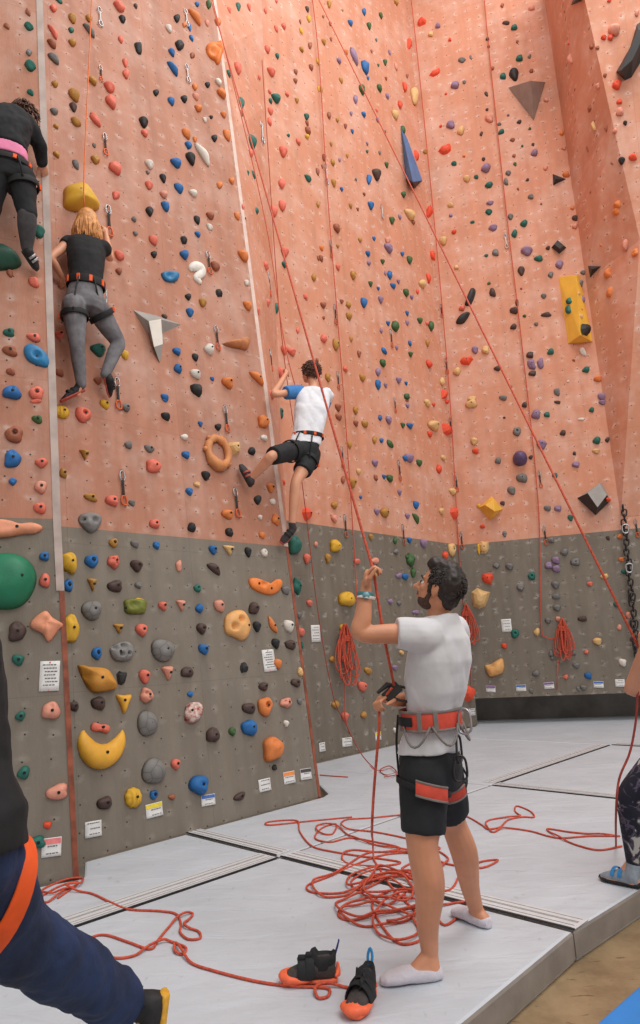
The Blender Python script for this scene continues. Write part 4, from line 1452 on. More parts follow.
# ------------------------------------------------------------------ people
M_SKIN = mat('warm_skin', (214, 152, 120), 0.5, var=.06, scale=8, bump=.08, bscale=120)
M_SKIN2 = mat('tanned_leg_skin', (204, 140, 106), 0.5, var=.08, scale=8, bump=.08, bscale=120)
M_HAIRD = mat('dark_brown_hair', (38, 28, 24), .55, var=.4, scale=60)
M_HAIRB = mat('brown_hair', (84, 50, 34), .55, var=.35, scale=40)
M_HAIRY = mat('blonde_hair', (206, 142, 82), .5, var=.3, scale=30)
M_TEE = mat('pale_grey_cotton', (206, 205, 208), .85, var=.05, scale=9, bump=.5, bscale=9, sheen=.2)
M_TEEW = mat('white_cotton', (226, 226, 232), .85, var=.05, scale=12, bump=.4, bscale=10)
M_BLUE_S = mat('blue_sleeve_cotton', (64, 126, 190), .85, var=.1, scale=20, bump=.3)
M_BLACKC = mat('black_fabric', (24, 24, 27), .85, var=.25, scale=12, bump=.4, bscale=14)
M_NAVYC = mat('black_shorts_fabric', (26, 28, 32), .8, var=.2, scale=12, bump=.4, bscale=12)
M_LEGG = mat('grey_legging_fabric', (112, 110, 114), .85, var=.22, scale=14, bump=.35, bscale=40)
M_CHAR = mat('charcoal_legging_fabric', (72, 70, 72), .85, var=.2, scale=14, bump=.3)
M_JEAN = mat('navy_denim', (23, 41, 76), .85, var=.4, scale=7, bump=.6, bscale=22)
M_PINKF2 = mat('pink_shirt_fabric', (226, 130, 168), .8, var=.1, scale=12)
M_SOCK = mat('pale_sock_knit', (204, 198, 206), .9, var=.06, scale=30, bump=.3, bscale=200)
M_RED_H = mat('red_harness_pad', (208, 74, 54), .7, var=.12, scale=20, bump=.2)
M_ORG_H = mat('orange_harness_webbing', (240, 92, 32), .7, var=.08, scale=20)
M_GRY_H = mat('grey_harness_webbing', (120, 112, 108), .7, var=.1, scale=30)
M_BLK_H = mat('black_harness_webbing', (22, 22, 24), .75, var=.2, scale=30)
M_METAL = mat('brushed_metal', (176, 176, 180), .35, .9, var=.08)
M_METD = mat('dark_metal', (64, 62, 62), .4, .8, var=.1)
M_RUBB = mat('black_rubber', (26, 25, 26), .6, var=.2)
M_EYEW = mat('eye_white', (228, 222, 216), .3, var=.02)
M_EYED = mat('dark_iris', (40, 26, 18), .3, var=.02)
M_LIP = mat('lip_skin', (178, 98, 84), .5, var=.05)
DG = None


def loft(mb, secs, seg=20, se=2.3, cap=True):
    """secs: (centre, half vector a, half vector b) rings joined into one closed shape."""
    vs, fs = [], []
    for c, a, b in secs:
        for k in range(seg):
            t = 2 * PI * k / seg
            ct, st = math.cos(t), math.sin(t)
            r = 1 / (abs(ct) ** se + abs(st) ** se) ** (1 / se)
            vs.append(V(c) + V(a) * (ct * r) + V(b) * (st * r))
    n = len(secs)
    for i in range(n - 1):
        for k in range(seg):
            l = (k + 1) % seg
            fs.append((i * seg + k, i * seg + l, (i + 1) * seg + l, (i + 1) * seg + k))
    if cap:
        fs.append(tuple(range(seg))[::-1])
        fs.append(tuple((n - 1) * seg + k for k in range(seg)))
    return mb.add(vs, fs)


def limb(mb, pts, rs, seg=14):
    mb.tube(pts, rs, seg)
    mb.ell(pts[0], rs[0])
    mb.ell(pts[-1], rs[-1])
    for p, r in zip(pts[1:-1], rs[1:-1]):
        mb.ell(p, r)
    return mb


def cuff(mb, pts, rs, seg=18):
    """Sleeve or trouser leg: rounded where it joins the body, cut straight at the hem."""
    q = catmull(pts, 4)
    r = [v.x for v in catmull([V((x, 0, 0)) for x in rs], 4)]
    mb.tube(q, r, seg)
    mb.ell(q[0], r[0])
    return mb


def smooth_limb(mb, pts, rs, n=5, seg=14):
    q = catmull(pts, n)
    r = [max(.003, v.x) for v in catmull([V((x, 0, 0)) for x in rs], n)]
    mb.tube(q, r, seg)
    mb.ell(q[0], r[0])
    mb.ell(q[-1], r[-1])
    return mb


def fuse(name, mb, m, parent, voxel=.008, sm=4, wob=0.0, wscale=8.0, folds=None):
    """Union the shapes into one continuous skin."""
    o = mesh_obj('tmp', mb.v, mb.f, None, None, True)
    r = o.modifiers.new('r', 'REMESH')
    r.mode = 'VOXEL'
    r.voxel_size = voxel
    if sm:
        s = o.modifiers.new('s', 'SMOOTH')
        s.iterations = sm
        s.factor = .5
    dg = bpy.context.evaluated_depsgraph_get()
    me = bpy.data.meshes.new_from_object(o.evaluated_get(dg))
    old = o.data
    bpy.data.objects.remove(o)
    bpy.data.meshes.remove(old)
    if wob:
        for v in me.vertices:
            k = noise.noise(v.co * wscale) + .5 * noise.noise(v.co * wscale * 2.3)
            v.co += v.normal * (wob * k)
    if folds:
        amp, fr_, ax_ = folds
        for v in me.vertices:
            c_ = v.co
            t_ = V((c_.x * fr_, c_.y * fr_, c_.z * fr_ * .35)) + V(ax_) * c_.z * fr_ * .5
            v.co += v.normal * (amp * (abs(noise.noise(t_)) * 2 - .6))
    me.name = name
    me.materials.clear()
    me.materials.append(m)
    me.polygons.foreach_set('use_smooth', [True] * len(me.polygons))
    o = bpy.data.objects.new(name, me)
    COL.objects.link(o)
    if parent is not None:
        adopt(o, parent)
    return o


def hand(mb, wrist, d, n, thumb, k=1.0, curl=(.5, .6, .5), spread=.06):
    """Palm, four bent fingers and a thumb. d: towards the knuckles, n: out of the palm, thumb: side of the thumb."""
    d = V(d).normalized()
    n = V(n)
    n = (n - d * n.dot(d)).normalized()
    s = V(thumb)
    s = (s - d * s.dot(d) - n * s.dot(n)).normalized()
    w = V(wrist)
    R = Matrix((s, d, n)).transposed()
    mb.ell(w + d * .048 * k, (.040 * k, .052 * k, .017 * k), R)
    mb.ell(w + d * .070 * k, (.041 * k, .024 * k, .014 * k), R)
    mb.ell(w + d * .030 * k + s * .020 * k + n * .008 * k, (.018 * k, .030 * k, .016 * k), R)
    limb(mb, [w - d * .02 * k, w + d * .03 * k], [.024 * k, .026 * k])
    for i, (off, ln) in enumerate(((.029, .92), (.0095, 1.0), (-.010, .95), (-.028, .76))):
        p = w + d * (.086 - (.006 if i == 3 else 0)) * k + s * off * k
        dd = (d + s * (off * spread / .03)).normalized()
        ax = s
        ang = 0
        pts, rs = [p - dd * .015 * k], [.0095 * k]
        for j, (seg, cv) in enumerate(zip((.043, .027, .021), curl)):
            ang += cv
            q = (dd * math.cos(ang) + n * math.sin(ang))
            pts.append(pts[-1] + q * seg * ln * k + (dd * .015 * k if j == 0 else V((0, 0, 0))))
            rs.append((.0088, .0080, .0070)[j] * k)
        limb(mb, pts, rs, 9)
    p = w + d * .022 * k + s * .030 * k + n * .006 * k
    t1 = (d * .62 + s * .62 + n * .35).normalized()
    t2 = (d * .86 + s * .05 + n * .5).normalized()
    limb(mb, [p, p + t1 * .040 * k, p + t1 * .040 * k + t2 * .030 * k, p + t1 * .040 * k + t2 * .052 * k],
         [.013 * k, .0115 * k, .0105 * k, .0085 * k], 9)
    return w + d * .085 * k + n * .03 * k


def head(mb, c, f, up, k=1.0):
    """Skull, jaw, brow, nose, lips, ears. Returns frame."""
    f = V(f).normalized()
    up = V(up)
    up = (up - f * up.dot(f)).normalized()
    l = up.cross(f).normalized()
    R = Matrix((l, f, up)).transposed()
    at_ = lambda a, b, z: c + (l * a + f * b + up * z) * k
    mb.ell(at_(0, -.010, .022), V((.076, .098, .092)) * k, R, 20, 14)
    mb.ell(at_(0, .030, -.045), V((.060, .062, .072)) * k, R, 18, 12)
    mb.ell(at_(0, .066, -.092), V((.026, .022, .020)) * k, R)
    mb.ell(at_(0, .076, .022), V((.050, .018, .013)) * k, R)         # brow
    for s in (-1, 1):
        mb.ell(at_(s * .036, .062, -.022), V((.024, .022, .022)) * k, R)   # cheek
        mb.ell(at_(s * .074, -.008, -.010), V((.010, .020, .032)) * k, Matrix((l, f, up)).transposed())
    limb(mb, [at_(0, .086, .010), at_(0, .110, -.022), at_(0, .122, -.036)], [.010 * k, .0125 * k, .0135 * k], 10)
    for s in (-1, 1):
        mb.ell(at_(s * .011, .099, -.037), .009 * k)
    mb.ell(at_(0, .088, -.060), V((.024, .011, .006)) * k, R)
    mb.ell(at_(0, .086, -.071), V((.021, .011, .007)) * k, R)
    return l, f, up, at_


def hair_clumps(c, fr, k, seeds, n, length, r, keepf, sink=0.0, droop=.4, tangle=.5):
    """Many short tapered locks over the skull: one hair mesh."""
    l, f, up, at_ = fr
    rnd = random.Random(seeds)
    mb = MB()
    R = Matrix((l, f, up)).transposed()
    mb.ell(at_(0, -.016, .030), V((.080, .098, .092)) * k, R, 18, 12)
    m = 0
    while m < n:
        d = V((rnd.gauss(0, 1), rnd.gauss(0, 1), rnd.gauss(0, 1))).normalized()
        if not keepf(d):
            continue
        m += 1
        base = at_(d.x * .076, -.016 + d.y * .095, .028 + d.z * .090)
        out = (l * d.x + f * d.y + up * d.z)
        side = V((rnd.gauss(0, 1), rnd.gauss(0, 1), rnd.gauss(0, 1)))
        side = (side - out * side.dot(out)).normalized()
        L = length * rnd.uniform(.7, 1.3) * k
        p1 = base + (out * .5 + side * tangle) * L * .5
        p2 = p1 + (out * .25 + side * tangle - up * droop) * L * .5
        mb.tube([base - out * .01, base + out * .004, p1, p2], [r * k, r * k, r * .85 * k, r * .2 * k], 6)
    return mb


def capsule_ring(mb, c, a, b, r, seg=36, ratio=1.6, ax=None, part=None):
    """Padded band round a limb or waist: ring of half axes a, b."""
    pts = []
    rng = part or (0, 1)
    full = part is None
    k = seg if full else seg + 1
    for i in range(k):
        t = 2 * PI * (rng[0] + (rng[1] - rng[0]) * i / seg)
        pts.append(V(c) + V(a) * math.cos(t) + V(b) * math.sin(t))
    return pts


def band(pts, up, h, t, closed=True):
    """Flat webbing following pts: height h along up, thickness t outwards."""
    pts = [V(p) for p in pts]
    c = sum(pts, V((0, 0, 0))) / len(pts)
    vs, fs = [], []
    n = len(pts)
    ups = up if isinstance(up, list) else [V(up)] * n
    for i, p in enumerate(pts):
        a, b = pts[(i - 1) % n if closed or i else 0], pts[(i + 1) % n if closed or i < n - 1 else i]
        tng = (b - a).normalized()
        u = V(ups[i]).normalized()
        o = tng.cross(u).normalized()
        if o.dot(p - c) < 0:
            o = -o
        for x, y in ((-1, 0), (1, 0), (1.0, 1), (-1.0, 1)):
            vs.append(p + u * (x * h / 2) + o * (y * t))
    m = n if closed else n - 1
    for i in range(m):
        j = (i + 1) % n
        for k in range(4):
            l = (k + 1) % 4
            fs.append((i * 4 + k, i * 4 + l, j * 4 + l, j * 4 + k))
    if not closed:
        fs += [(0, 1, 2, 3), tuple((n - 1) * 4 + k for k in (3, 2, 1, 0))]
    return vs, fs


def band_obj(name, pts, up, h, t, m, parent, closed=True):
    vs, fs = band(pts, up, h, t, closed)
    o = mesh_obj(name, vs, fs, m, parent, True)
    bevel(o, min(t, h) * .3, 2)
    return o


def carabiner(mb, c, d, s, L=.10, w=.05, r=.005):
    """Rounded D of rod. d: long direction, s: across."""
    c, d, s = V(c), V(d).normalized(), V(s)
    s = (s - d * s.dot(d)).normalized()
    pts = []
    for a, b in ((-.5, .15), (-.42, .42), (-.2, .5), (.15, .42), (.42, .3), (.5, 0), (.42, -.35), (.2, -.5), (-.3, -.5), (-.47, -.2)):
        pts.append(c + d * a * L + s * b * w)
    mb.tube(catmull(pts, 3, True), r, 6, True)
    return mb


def off(W, px, py, o):
    return W.hit(px, py, o)


# ================================================================== the standing man
FM = V((-.86, .51, 0)).normalized()
LM = V((-FM.y, FM.x, 0))                    # his left
pel = at(431, 768, 3.20)
man = thing('person', V((g(452, 950).x, g(452, 950).y, 0)), 'man in pale grey tee and black shorts looking up, holding the red rope', 'person')
wai = at(432, 722, 3.21)
che = at(436, 662, 3.22)
shl = at(439, 630, 3.24)
nek = at(440, 612, 3.24)
hed = at(440, 588, 3.23)
hf = (FM * .90 + Z * .42).normalized()
body = MB()
loft(body, [(pel - Z * .07, LM * .15, FM * .10), (pel, LM * .165, FM * .115), (wai, LM * .14, FM * .10), (che, LM * .165, FM * .115),
            (shl - Z * .02, LM * .17, FM * .10), (shl + Z * .03, LM * .09, FM * .06)])
limb(body, [shl, nek + Z * .02, hed - Z * .05], [.065, .055, .056])
FR = head(body, hed, hf, Z - FM * .35, 1.0)
# legs
lh, rh = pel + LM * .095 - Z * .03, pel - LM * .095 - Z * .03
lk, la = at(423, 853, 3.02), at(430, 955, 2.99)
rk, ra = at(453, 826, 3.40), at(477, 912, 3.52)
smooth_limb(body, [lh, lh.lerp(lk, .5), lk + Z * .02, lk.lerp(la, .3) - FM * .02, lk.lerp(la, .7), la], [.10, .090, .070, .070, .050, .037])
smooth_limb(body, [rh, rh.lerp(rk, .5), rk + Z * .02, rk.lerp(ra, .3) - FM * .02, rk.lerp(ra, .7), ra], [.10, .088, .066, .068, .049, .036])
for k_ in (lk, rk):
    body.ell(k_ + Z * .025 + FM * .028, (.046, .046, .056))


def foot(mb, ankle, heel, toe, k=1.0):
    h, t = V(heel), V(toe)
    d = (t - h).normalized()
    s = V((-d.y, d.x, 0)).normalized()
    if abs(d.z) > .5:
        s = d.orthogonal().normalized()
    u = s.cross(d) if s.cross(d).z > 0 else d.cross(s)
    L = (t - h).length
    limb(mb, [ankle, h + d * L * .14 + u * .035 * k], [.037 * k, .036 * k])
    limb(mb, [ankle, h + d * L * .45 + u * .035 * k], [.036 * k, .032 * k])
    loft(mb, [(h + u * .03 * k - d * 0.0, s * .020 * k, u * .022 * k), (h + d * L * .12 + u * .035 * k, s * .033 * k, u * .034 * k), (h + d * L * .45 + u * .034 * k, s * .038 * k, u * .033 * k),
              (h + d * L * .75 + u * .024 * k, s * .047 * k, u * .022 * k), (h + d * L * .95 + u * .017 * k, s * .036 * k, u * .015 * k), (h + d * L + u * .014 * k, s * .018 * k, u * .010 * k)], 16)
    return d, s, u, L


lheel, ltoe = g(441, 979), g(388, 985)
rheel, rtoe = g(489, 929), g(453, 914)
ltoe = lheel + (ltoe - lheel).normalized() * .26
rtoe = rheel + (rtoe - rheel).normalized() * .25
foot(body, la, lheel, ltoe)
foot(body, ra, rheel, rtoe)
# arms
lsh = shl + LM * .165 - Z * .02
lel = at(361, 633, 3.06)
lwr = at(366, 590, 3.10)
smooth_limb(body, [shl + LM * .10, lsh, lsh.lerp(lel, .5), lel, lel.lerp(lwr, .35), lwr], [.06, .058, .047, .040, .041, .027])
rsh = shl - LM * .165 - Z * .02
rel = at(428, 696, 3.42)
rwr = at(394, 701, 3.20)
smooth_limb(body, [shl - LM * .10, rsh, rsh.lerp(rel, .5), rel, rel.lerp(rwr, .35), rwr], [.06, .056, .047, .040, .041, .027])
up_dir = (at(368, 565, 3.12) - lwr).normalized()
LGRIP = hand(body, lwr, up_dir, RIGHT * .7 - FWD * .2 + FM * .1, -FWD, .98, (1.0, 1.0, .8))
RGRIP = hand(body, rwr, (at(376, 697, 3.15) - rwr), -FWD * .3 + RIGHT * -.2 - Z * .4, Z + RIGHT * -.2, .98, (.9, 1.1, .9))
fuse('body', body, M_SKIN2, man, .0055, 5)
# face details
l_, f_, u_, at_ = FR
for s in (1, -1):
    mb = MB()
    mb.ell(at_(s * .032, .076, -.002), (.0115, .0115, .0115))
    e = mb.build('eye', M_EYEW, man)
    mb = MB()
    mb.ell(at_(s * .034, .0835, .0005), (.0085, .0085, .0085))
    mb.build('iris', M_EYED, e)
    mb = MB()
    mb.tube([at_(s * .014, .094, .022), at_(s * .034, .092, .028), at_(s * .056, .074, .020)], [.004, .0055, .003], 6)
    mb.build('eyebrow', M_HAIRD, man)
bd = MB()
R = Matrix((l_, f_, u_)).transposed()
bd.ell(at_(0, .036, -.080), V((.0595, .050, .040)), R, 18, 12)
bd.ell(at_(0, .064, -.094), V((.026, .022, .018)), R)
for s in (1, -1):
    limb(bd, [at_(s * .069, .006, -.012), at_(s * .060, .022, -.062)], [.007, .013])
    limb(bd, [at_(s * .004, .096, -.051), at_(s * .028, .086, -.060)], [.0065, .005])
fuse('beard', bd, mat('short_dark_stubble', (74, 52, 42), .8, var=.3, scale=90), man, .006, 3)
mb = MB()
mb.ell(at_(0, .099, -.064), V((.018, .006, .004)), R)
mb.build('mouth', M_LIP, man)
hb = MB()
hb.ell(at_(0, -.020, .034), V((.082, .098, .092)), R, 20, 14)
hb.ell(at_(0, .040, .098), V((.060, .056, .042)), R)
hb.ell(at_(0, -.010, .100), V((.062, .07, .042)), R)
hb.ell(at_(0, -.065, -.025), V((.060, .042, .062)), R)
for s in (1, -1):
    limb(hb, [at_(s * .074, .022, .02), at_(s * .072, .020, -.025)], [.014, .010])
    hb.ell(at_(s * .040, -.05, .03), V((.046, .06, .08)), R)
hair_ = fuse('hair', hb, M_HAIRD, man, .006, 2, .006, 42)
hb = hair_clumps(hed, FR, .965, 3, 520, .036, .0042, lambda d: (d.z > -.15 and d.y < .55) or (d.y < -.35 and d.z > -.62) or (d.z > .55), droop=.5, tangle=.22)
hb.build('hair_locks', M_HAIRD, hair_)
# shirt
sh = MB()
hem = at(428, 752, 3.20)
loft(sh, [(hem, LM * .182, FM * .138), (wai + Z * .0, LM * .150, FM * .108), (wai.lerp(che, .5) - FM * .012, LM * .180, FM * .138), (che - FM * .012, LM * .19, FM * .145), (shl - Z * .045, LM * .19, FM * .125),
          (shl + Z * .015, LM * .15, FM * .095), (nek - Z * .012, LM * .085, FM * .08)], 28)
slv = lsh.lerp(lel, .46)
cuff(sh, [shl + LM * .09 - Z * .02, lsh, slv], [.084, .082, .074])
srv = rsh.lerp(rel, .5)
cuff(sh, [shl - LM * .09 - Z * .02, rsh, srv], [.085, .083, .074])
fuse('t_shirt', sh, M_TEE, man, .008, 4, .004, 9, (.014, 7.0, (.8, .3, 0)))
# shorts
so = MB()
loft(so, [(pel + Z * .15, LM * .158, FM * .116), (pel + Z * .08, LM * .170, FM * .128), (pel, LM * .178, FM * .135), (pel - Z * .09, LM * .172, FM * .125)], 24)
for h_, k_, f_ in ((lh, lk, .80), (rh, rk, .80)):
    e = h_.lerp(k_, .74)
    cuff(so, [h_ + Z * .03, h_.lerp(k_, .4), e], [.114, .108, .098])
fuse('shorts', so, M_NAVYC, man, .010, 4, .006, 10)
# socks: low no-show footlets
for hl, to, an in ((lheel, ltoe, la), (rheel, rtoe, ra)):
    sk = MB()
    d = (to - hl).normalized()
    s = V((-d.y, d.x, 0))
    L = (to - hl).length
    loft(sk, [(hl + Z * .026 - d * .008, s * .024, Z * .024), (hl + d * L * .12 + Z * .028, s * .040, Z * .030), (hl + d * L * .38 + Z * .030, s * .044, Z * .032), (hl + d * L * .55 + Z * .036, s * .046, Z * .034),
              (hl + d * L * .75 + Z * .029, s * .052, Z * .027), (hl + d * L * .95 + Z * .022, s * .041, Z * .020), (hl + d * (L + .008) + Z * .018, s * .020, Z * .013)], 20)
    fuse('sock', sk, M_SOCK, man, .006, 3)
# harness
wb = at(431, 718, 3.205)
tilt = (LM.cross(FM)).normalized()
tilt = tilt if tilt.z > 0 else -tilt
ring = capsule_ring(None, wb, LM * .158, FM * .118, 0)
belt = band_obj('harness_belt', ring, Z, .085, .020, M_RED_H, man)
band_obj('belt_trim', capsule_ring(None, wb + Z * .040, LM * .172, FM * .132, 0), Z, .012, .010, M_GRY_H, belt)
band_obj('belt_trim', capsule_ring(None, wb - Z * .040, LM * .172, FM * .132, 0), Z, .012, .010, M_GRY_H, belt)
band_obj('belt_webbing', capsule_ring(None, wb, LM * .181, FM * .141, 0, part=(.02, .30)), Z, .04, .004, M_BLK_H, belt, False)
# three grey tabs and gear loops along his left side and back
for t0, t1 in ((.93, 1.08), (.78, .92), (.62, .77)):
    mb = MB()
    pts = []
    for i in range(9):
        t = 2 * PI * (t0 + (t1 - t0) * i / 8)
        dr = math.sin(PI * i / 8)
        pts.append(wb + LM * .183 * math.cos(t) + FM * .143 * math.sin(t) - Z * (.02 + .085 * dr) + (LM * math.cos(t) + FM * math.sin(t)) * .02 * dr)
    mb.tube(pts, .0055, 7)
    mb.build('gear_loop', M_GRY_H, man)
for t in (.98, .90, 1.12):
    a = 2 * PI * t
    p = wb + LM * .180 * math.cos(a) + FM * .140 * math.sin(a)
    o_ = (LM * math.cos(a) + FM * math.sin(a)).normalized()
    mb = MB()
    mb.box(p, (.022, .008, .09), Matrix((o_.cross(Z), o_, Z)).transposed())
    bevel(mb.build('belt_tab', M_GRY_H, belt, False), .003)
# leg loops
for h_, k_, nm in ((lh, lk, 'left'), (rh, rk, 'right')):
    ax = (k_ - h_).normalized()
    c = h_.lerp(k_, .10)
    a = (LM - ax * LM.dot(ax)).normalized()
    b = ax.cross(a).normalized()

    def lpt(t, r):
        q = c + a * r * math.cos(t) + b * r * 1.02 * math.sin(t)
        return q - ax * ((q - c).dot(FM)) * .22
    lo = band_obj('leg_loop', [lpt(2 * PI * i / 32, .117) for i in range(32)], ax, .026, .006, M_BLK_H, man)
    t0 = math.atan2((-FWD + RIGHT * .1).dot(b), (-FWD + RIGHT * .1).dot(a))
    pad = [lpt(t0 - .70 + 1.25 * i / 14, .119) for i in range(15)]
    pd = band_obj('loop_pad', pad, ax, .062, .010, M_RED_H, lo, False)
    for dz in (-.030, .030):
        band_obj('pad_trim', [q + ax * dz + (q - c).normalized() * .004 for q in pad], ax, .010, .009, M_GRY_H, pd, False)
# strap down his front side and carabiners hung from belt
front = wb + FM * .140 + LM * .06
mb = MB()
mb.tube(catmull([front + Z * .02, front - Z * .12 + FM * .02, lh + FM * .12 - Z * .08, lh.lerp(lk, .30) + FM * .11], 6), .011, 6, flat=((1, 0, 0), .5))
mb.build('harness_strap', M_BLK_H, man)
mb = MB()
bk = wb - FM * .142 + LM * .03
carabiner(mb, bk - Z * .01 - FM * .03, Z, FM, .11, .06, .0055)
mb.build('carabiner', M_METAL, man)
mb = MB()
carabiner(mb, bk - Z * .13 + LM * .02, Z, LM, .12, .06, .0055)
carabiner(mb, bk - Z * .21 + LM * .03, Z, LM * .6 + FM, .11, .06, .0055)
mb.build('quickdraw_rack', M_METD, man)
# watch and wristband on the raised arm
wd = (lwr - lel).normalized()
w1 = lel.lerp(lwr, .90)
a = wd.orthogonal().normalized()
b = wd.cross(a)
wt = band_obj('watch_strap', capsule_ring(None, w1, a * .034, b * .034, 0, 24), wd, .018, .005, mat('teal_watch_strap', (70, 130, 140), .6), man)
mb = MB()
mb.tube([w1 - FWD * .034, w1 - FWD * .046], [.017, .016], 16)
mb.build('watch_face', mat('watch_glass', (120, 170, 180), .2), wt)
w2 = lel.lerp(lwr, .82)
band_obj('paper_wristband', [q + FM * -.006 for q in capsule_ring(None, w2, a * .039, b * .039, 0, 24)], wd + RIGHT * .5, .014, .002, M_WHT, man)
# belay device
dev = at(392, 692, 3.16)
mb = MB()
mb.box(dev, (.05, .035, .09), Matrix.Rotation(.9, 3, 'Y'))
mb.tube([dev + V((.03, 0, .02)), dev + V((-.02, -.01, .035)), dev + V((-.07, -.02, .0))], [.012, .014, .008], 8)
o = mb.build('belay_device', M_METD, man, False)
bevel(o, .008, 3)
mb = MB()
carabiner(mb, dev + V((.055, .0, -.012)), V((1, 0, -.3)), Z, .11, .06, .006)
mb.build('belay_carabiner', M_METD, o)


# ================================================================== climbers
def shoe(ankle, toe, heel, sole_n, parent, m_up, m_rand, k=1.0, band_m=None):
    """Climbing shoe: pointed upper, rubber rand and sole, as children of the person."""
    d = (V(toe) - V(heel)).normalized()
    L = (V(toe) - V(heel)).length
    u = -V(sole_n)
    u = (u - d * u.dot(d)).normalized()
    s = d.cross(u).normalized()
    h = V(heel)
    up = MB()
    loft(up, [(h + u * .040 * k, s * .026 * k, u * .034 * k), (h + d * L * .15 + u * .042 * k, s * .036 * k, u * .042 * k), (h + d * L * .45 + u * .040 * k, s * .040 * k, u * .036 * k),
              (h + d * L * .75 + u * .028 * k, s * .045 * k, u * .024 * k), (h + d * L * .96 + u * .018 * k, s * .028 * k, u * .014 * k)], 18)
    limb(up, [h + d * L * .16 + u * .05 * k, V(ankle)], [.040 * k, .040 * k])
    o = fuse('climbing_shoe', up, m_up, parent, .008 * k, 3)
    so = MB()
    loft(so, [(h + u * .012 * k - d * .004, s * .026 * k, u * .016 * k), (h + d * L * .45 + u * .010 * k, s * .042 * k, u * .014 * k), (h + d * L * .78 + u * .012 * k, s * .050 * k, u * .016 * k), (h + d * L * 1.0 + u * .014 * k, s * .028 * k, u * .014 * k)], 16)
    fuse('rubber_sole', so, m_rand, o, .007 * k, 2)
    for f in (.38, .56):
        c = h + d * L * f + u * .042 * k
        band_obj('shoe_strap', [c + s * .043 * k * math.cos(t) + u * .038 * k * math.sin(t) for t in [PI * i / 10 for i in range(11)]], d, .020 * k, .004, band_m or M_BLK_H, o, False)
    return o


def harness(parent, c, lat, fwd, upv, wa, wbk, legs, m_belt, m_buckle, h=.07, loops=True):
    b = band_obj('harness_belt', capsule_ring(None, c, lat * wa, fwd * wbk, 0), upv, h, .014, m_belt, parent)
    for t in (.58, .70, .80, .92):
        a = 2 * PI * t
        p = c + lat * (wa + .016) * math.cos(a) + fwd * (wbk + .016) * math.sin(a)
        o_ = (lat * math.cos(a) + fwd * math.sin(a)).normalized()
        mb = MB()
        mb.box(p, (.030, .012, h * .8), Matrix((o_.cross(upv).normalized(), o_, upv)).transposed())
        bevel(mb.build('belt_buckle', m_buckle, b, False), .003)
    for hip, knee, r in legs:
        ax = (knee - hip).normalized()
        q = hip.lerp(knee, .22)
        a = (lat - ax * lat.dot(ax)).normalized()
        e = ax.cross(a).normalized()
        lo = band_obj('leg_loop', [q + a * r * math.cos(t) + e * r * math.sin(t) for t in [2 * PI * i / 26 for i in range(26)]], ax, .05, .012, m_belt, parent)
        mb = MB()
        p = q + a * (r + .012) * (1 if (hip - c).dot(lat) > 0 else -1)
        mb.box(p, (.02, .03, .045))
        bevel(mb.build('loop_buckle', m_buckle, lo, False), .003)
        # riser strap from belt to loop behind
        bp = c - fwd * (wbk + .012) + lat * ((hip - c).dot(lat)) * .75
        lp = q - fwd * (r + .01)
        mb = MB()
        mid = bp.lerp(lp, .5) - fwd * .03
        mb.tube(catmull([bp, mid, lp], 5), .008, 6)
        mb.build('riser_strap', M_BLK_H, parent)
    return b


# ---- the boy / young climber at the wall corner
W = L1
fB = (-W.n).normalized()
fB = V((fB.x, fB.y, 0)).normalized()
lB = V((-fB.y, fB.x, 0))          # his left
boy = thing('person', off(W, 300, 452, .3), 'young climber in white tee with blue sleeves and black shorts on rope', 'person')
P = lambda x, y, o: off(L1, x, y, o)
pel, wai, che, shl = P(303, 450, .34), P(308, 434, .36), P(311, 410, .38), P(314, 392, .38)
nek, hed = P(313, 384, .36), P(310, 373, .34)
body = MB()
lat = (-RIGHT * .96 - L1.u * .28 + Z * .04).normalized()
fB = (Z.cross(-lat)).normalized()
fB = fB if fB.y > 0 else -fB
loft(body, [(pel - Z * .05, lat * .15, fB * .10), (pel, lat * .16, fB * .115), (wai, lat * .13, fB * .095), (che, lat * .16, fB * .11), (shl, lat * .17, fB * .09), (shl + Z * .05, lat * .07, fB * .06)])
limb(body, [shl, nek, hed - Z * .03], [.06, .052, .05])
FR = head(body, hed, (fB + lB * .55 + Z * .2), Z, 1.0)
lh, rh = P(296, 450, .36), P(311, 455, .36)
lk, la = P(272, 456, .42), P(251, 479, .13)
rk, ra = P(296, 482, .34), P(292, 524, .22)
smooth_limb(body, [lh, lh.lerp(lk, .5), lk, lk.lerp(la, .3), la], [.10, .082, .058, .058, .036])
smooth_limb(body, [rh, rh.lerp(rk, .5), rk, rk.lerp(ra, .35), ra], [.10, .085, .058, .060, .037])
lsh, lel, lwr = shl + lat * .17 - Z * .01, P(274, 394, .22), P(286, 374, .12)
smooth_limb(body, [shl + lat * .08, lsh, lsh.lerp(lel, .5), lel, lel.lerp(lwr, .4), lwr], [.06, .056, .044, .038, .038, .026])
rsh, rel, rwr = shl - lat * .16 - Z * .02, shl - lat * .12 - Z * .16 + fB * .24, P(306, 392, .08)
smooth_limb(body, [shl - lat * .08, rsh, rsh.lerp(rel, .5), rel, rel.lerp(rwr, .4), rwr], [.06, .056, .044, .038, .038, .026])
hand(body, lwr, P(289, 367, .08) - lwr, -L1.n, RIGHT, 1.0, (.6, .7, .6))
hand(body, rwr, P(297, 386, .06) - rwr, -L1.n, Z, 1.0, (.6, .7, .6))
SH = {'bl': (P(240, 465, .05), P(250, 487, .10)), 'br': (P(281, 544, .10), P(295, 529, .18))}
for an, kk in ((la, 'bl'), (ra, 'br')):
    limb(body, [an, SH[kk][1].lerp(SH[kk][0], .35)], [.036, .026])
fuse('body', body, M_SKIN, boy, .009, 4)
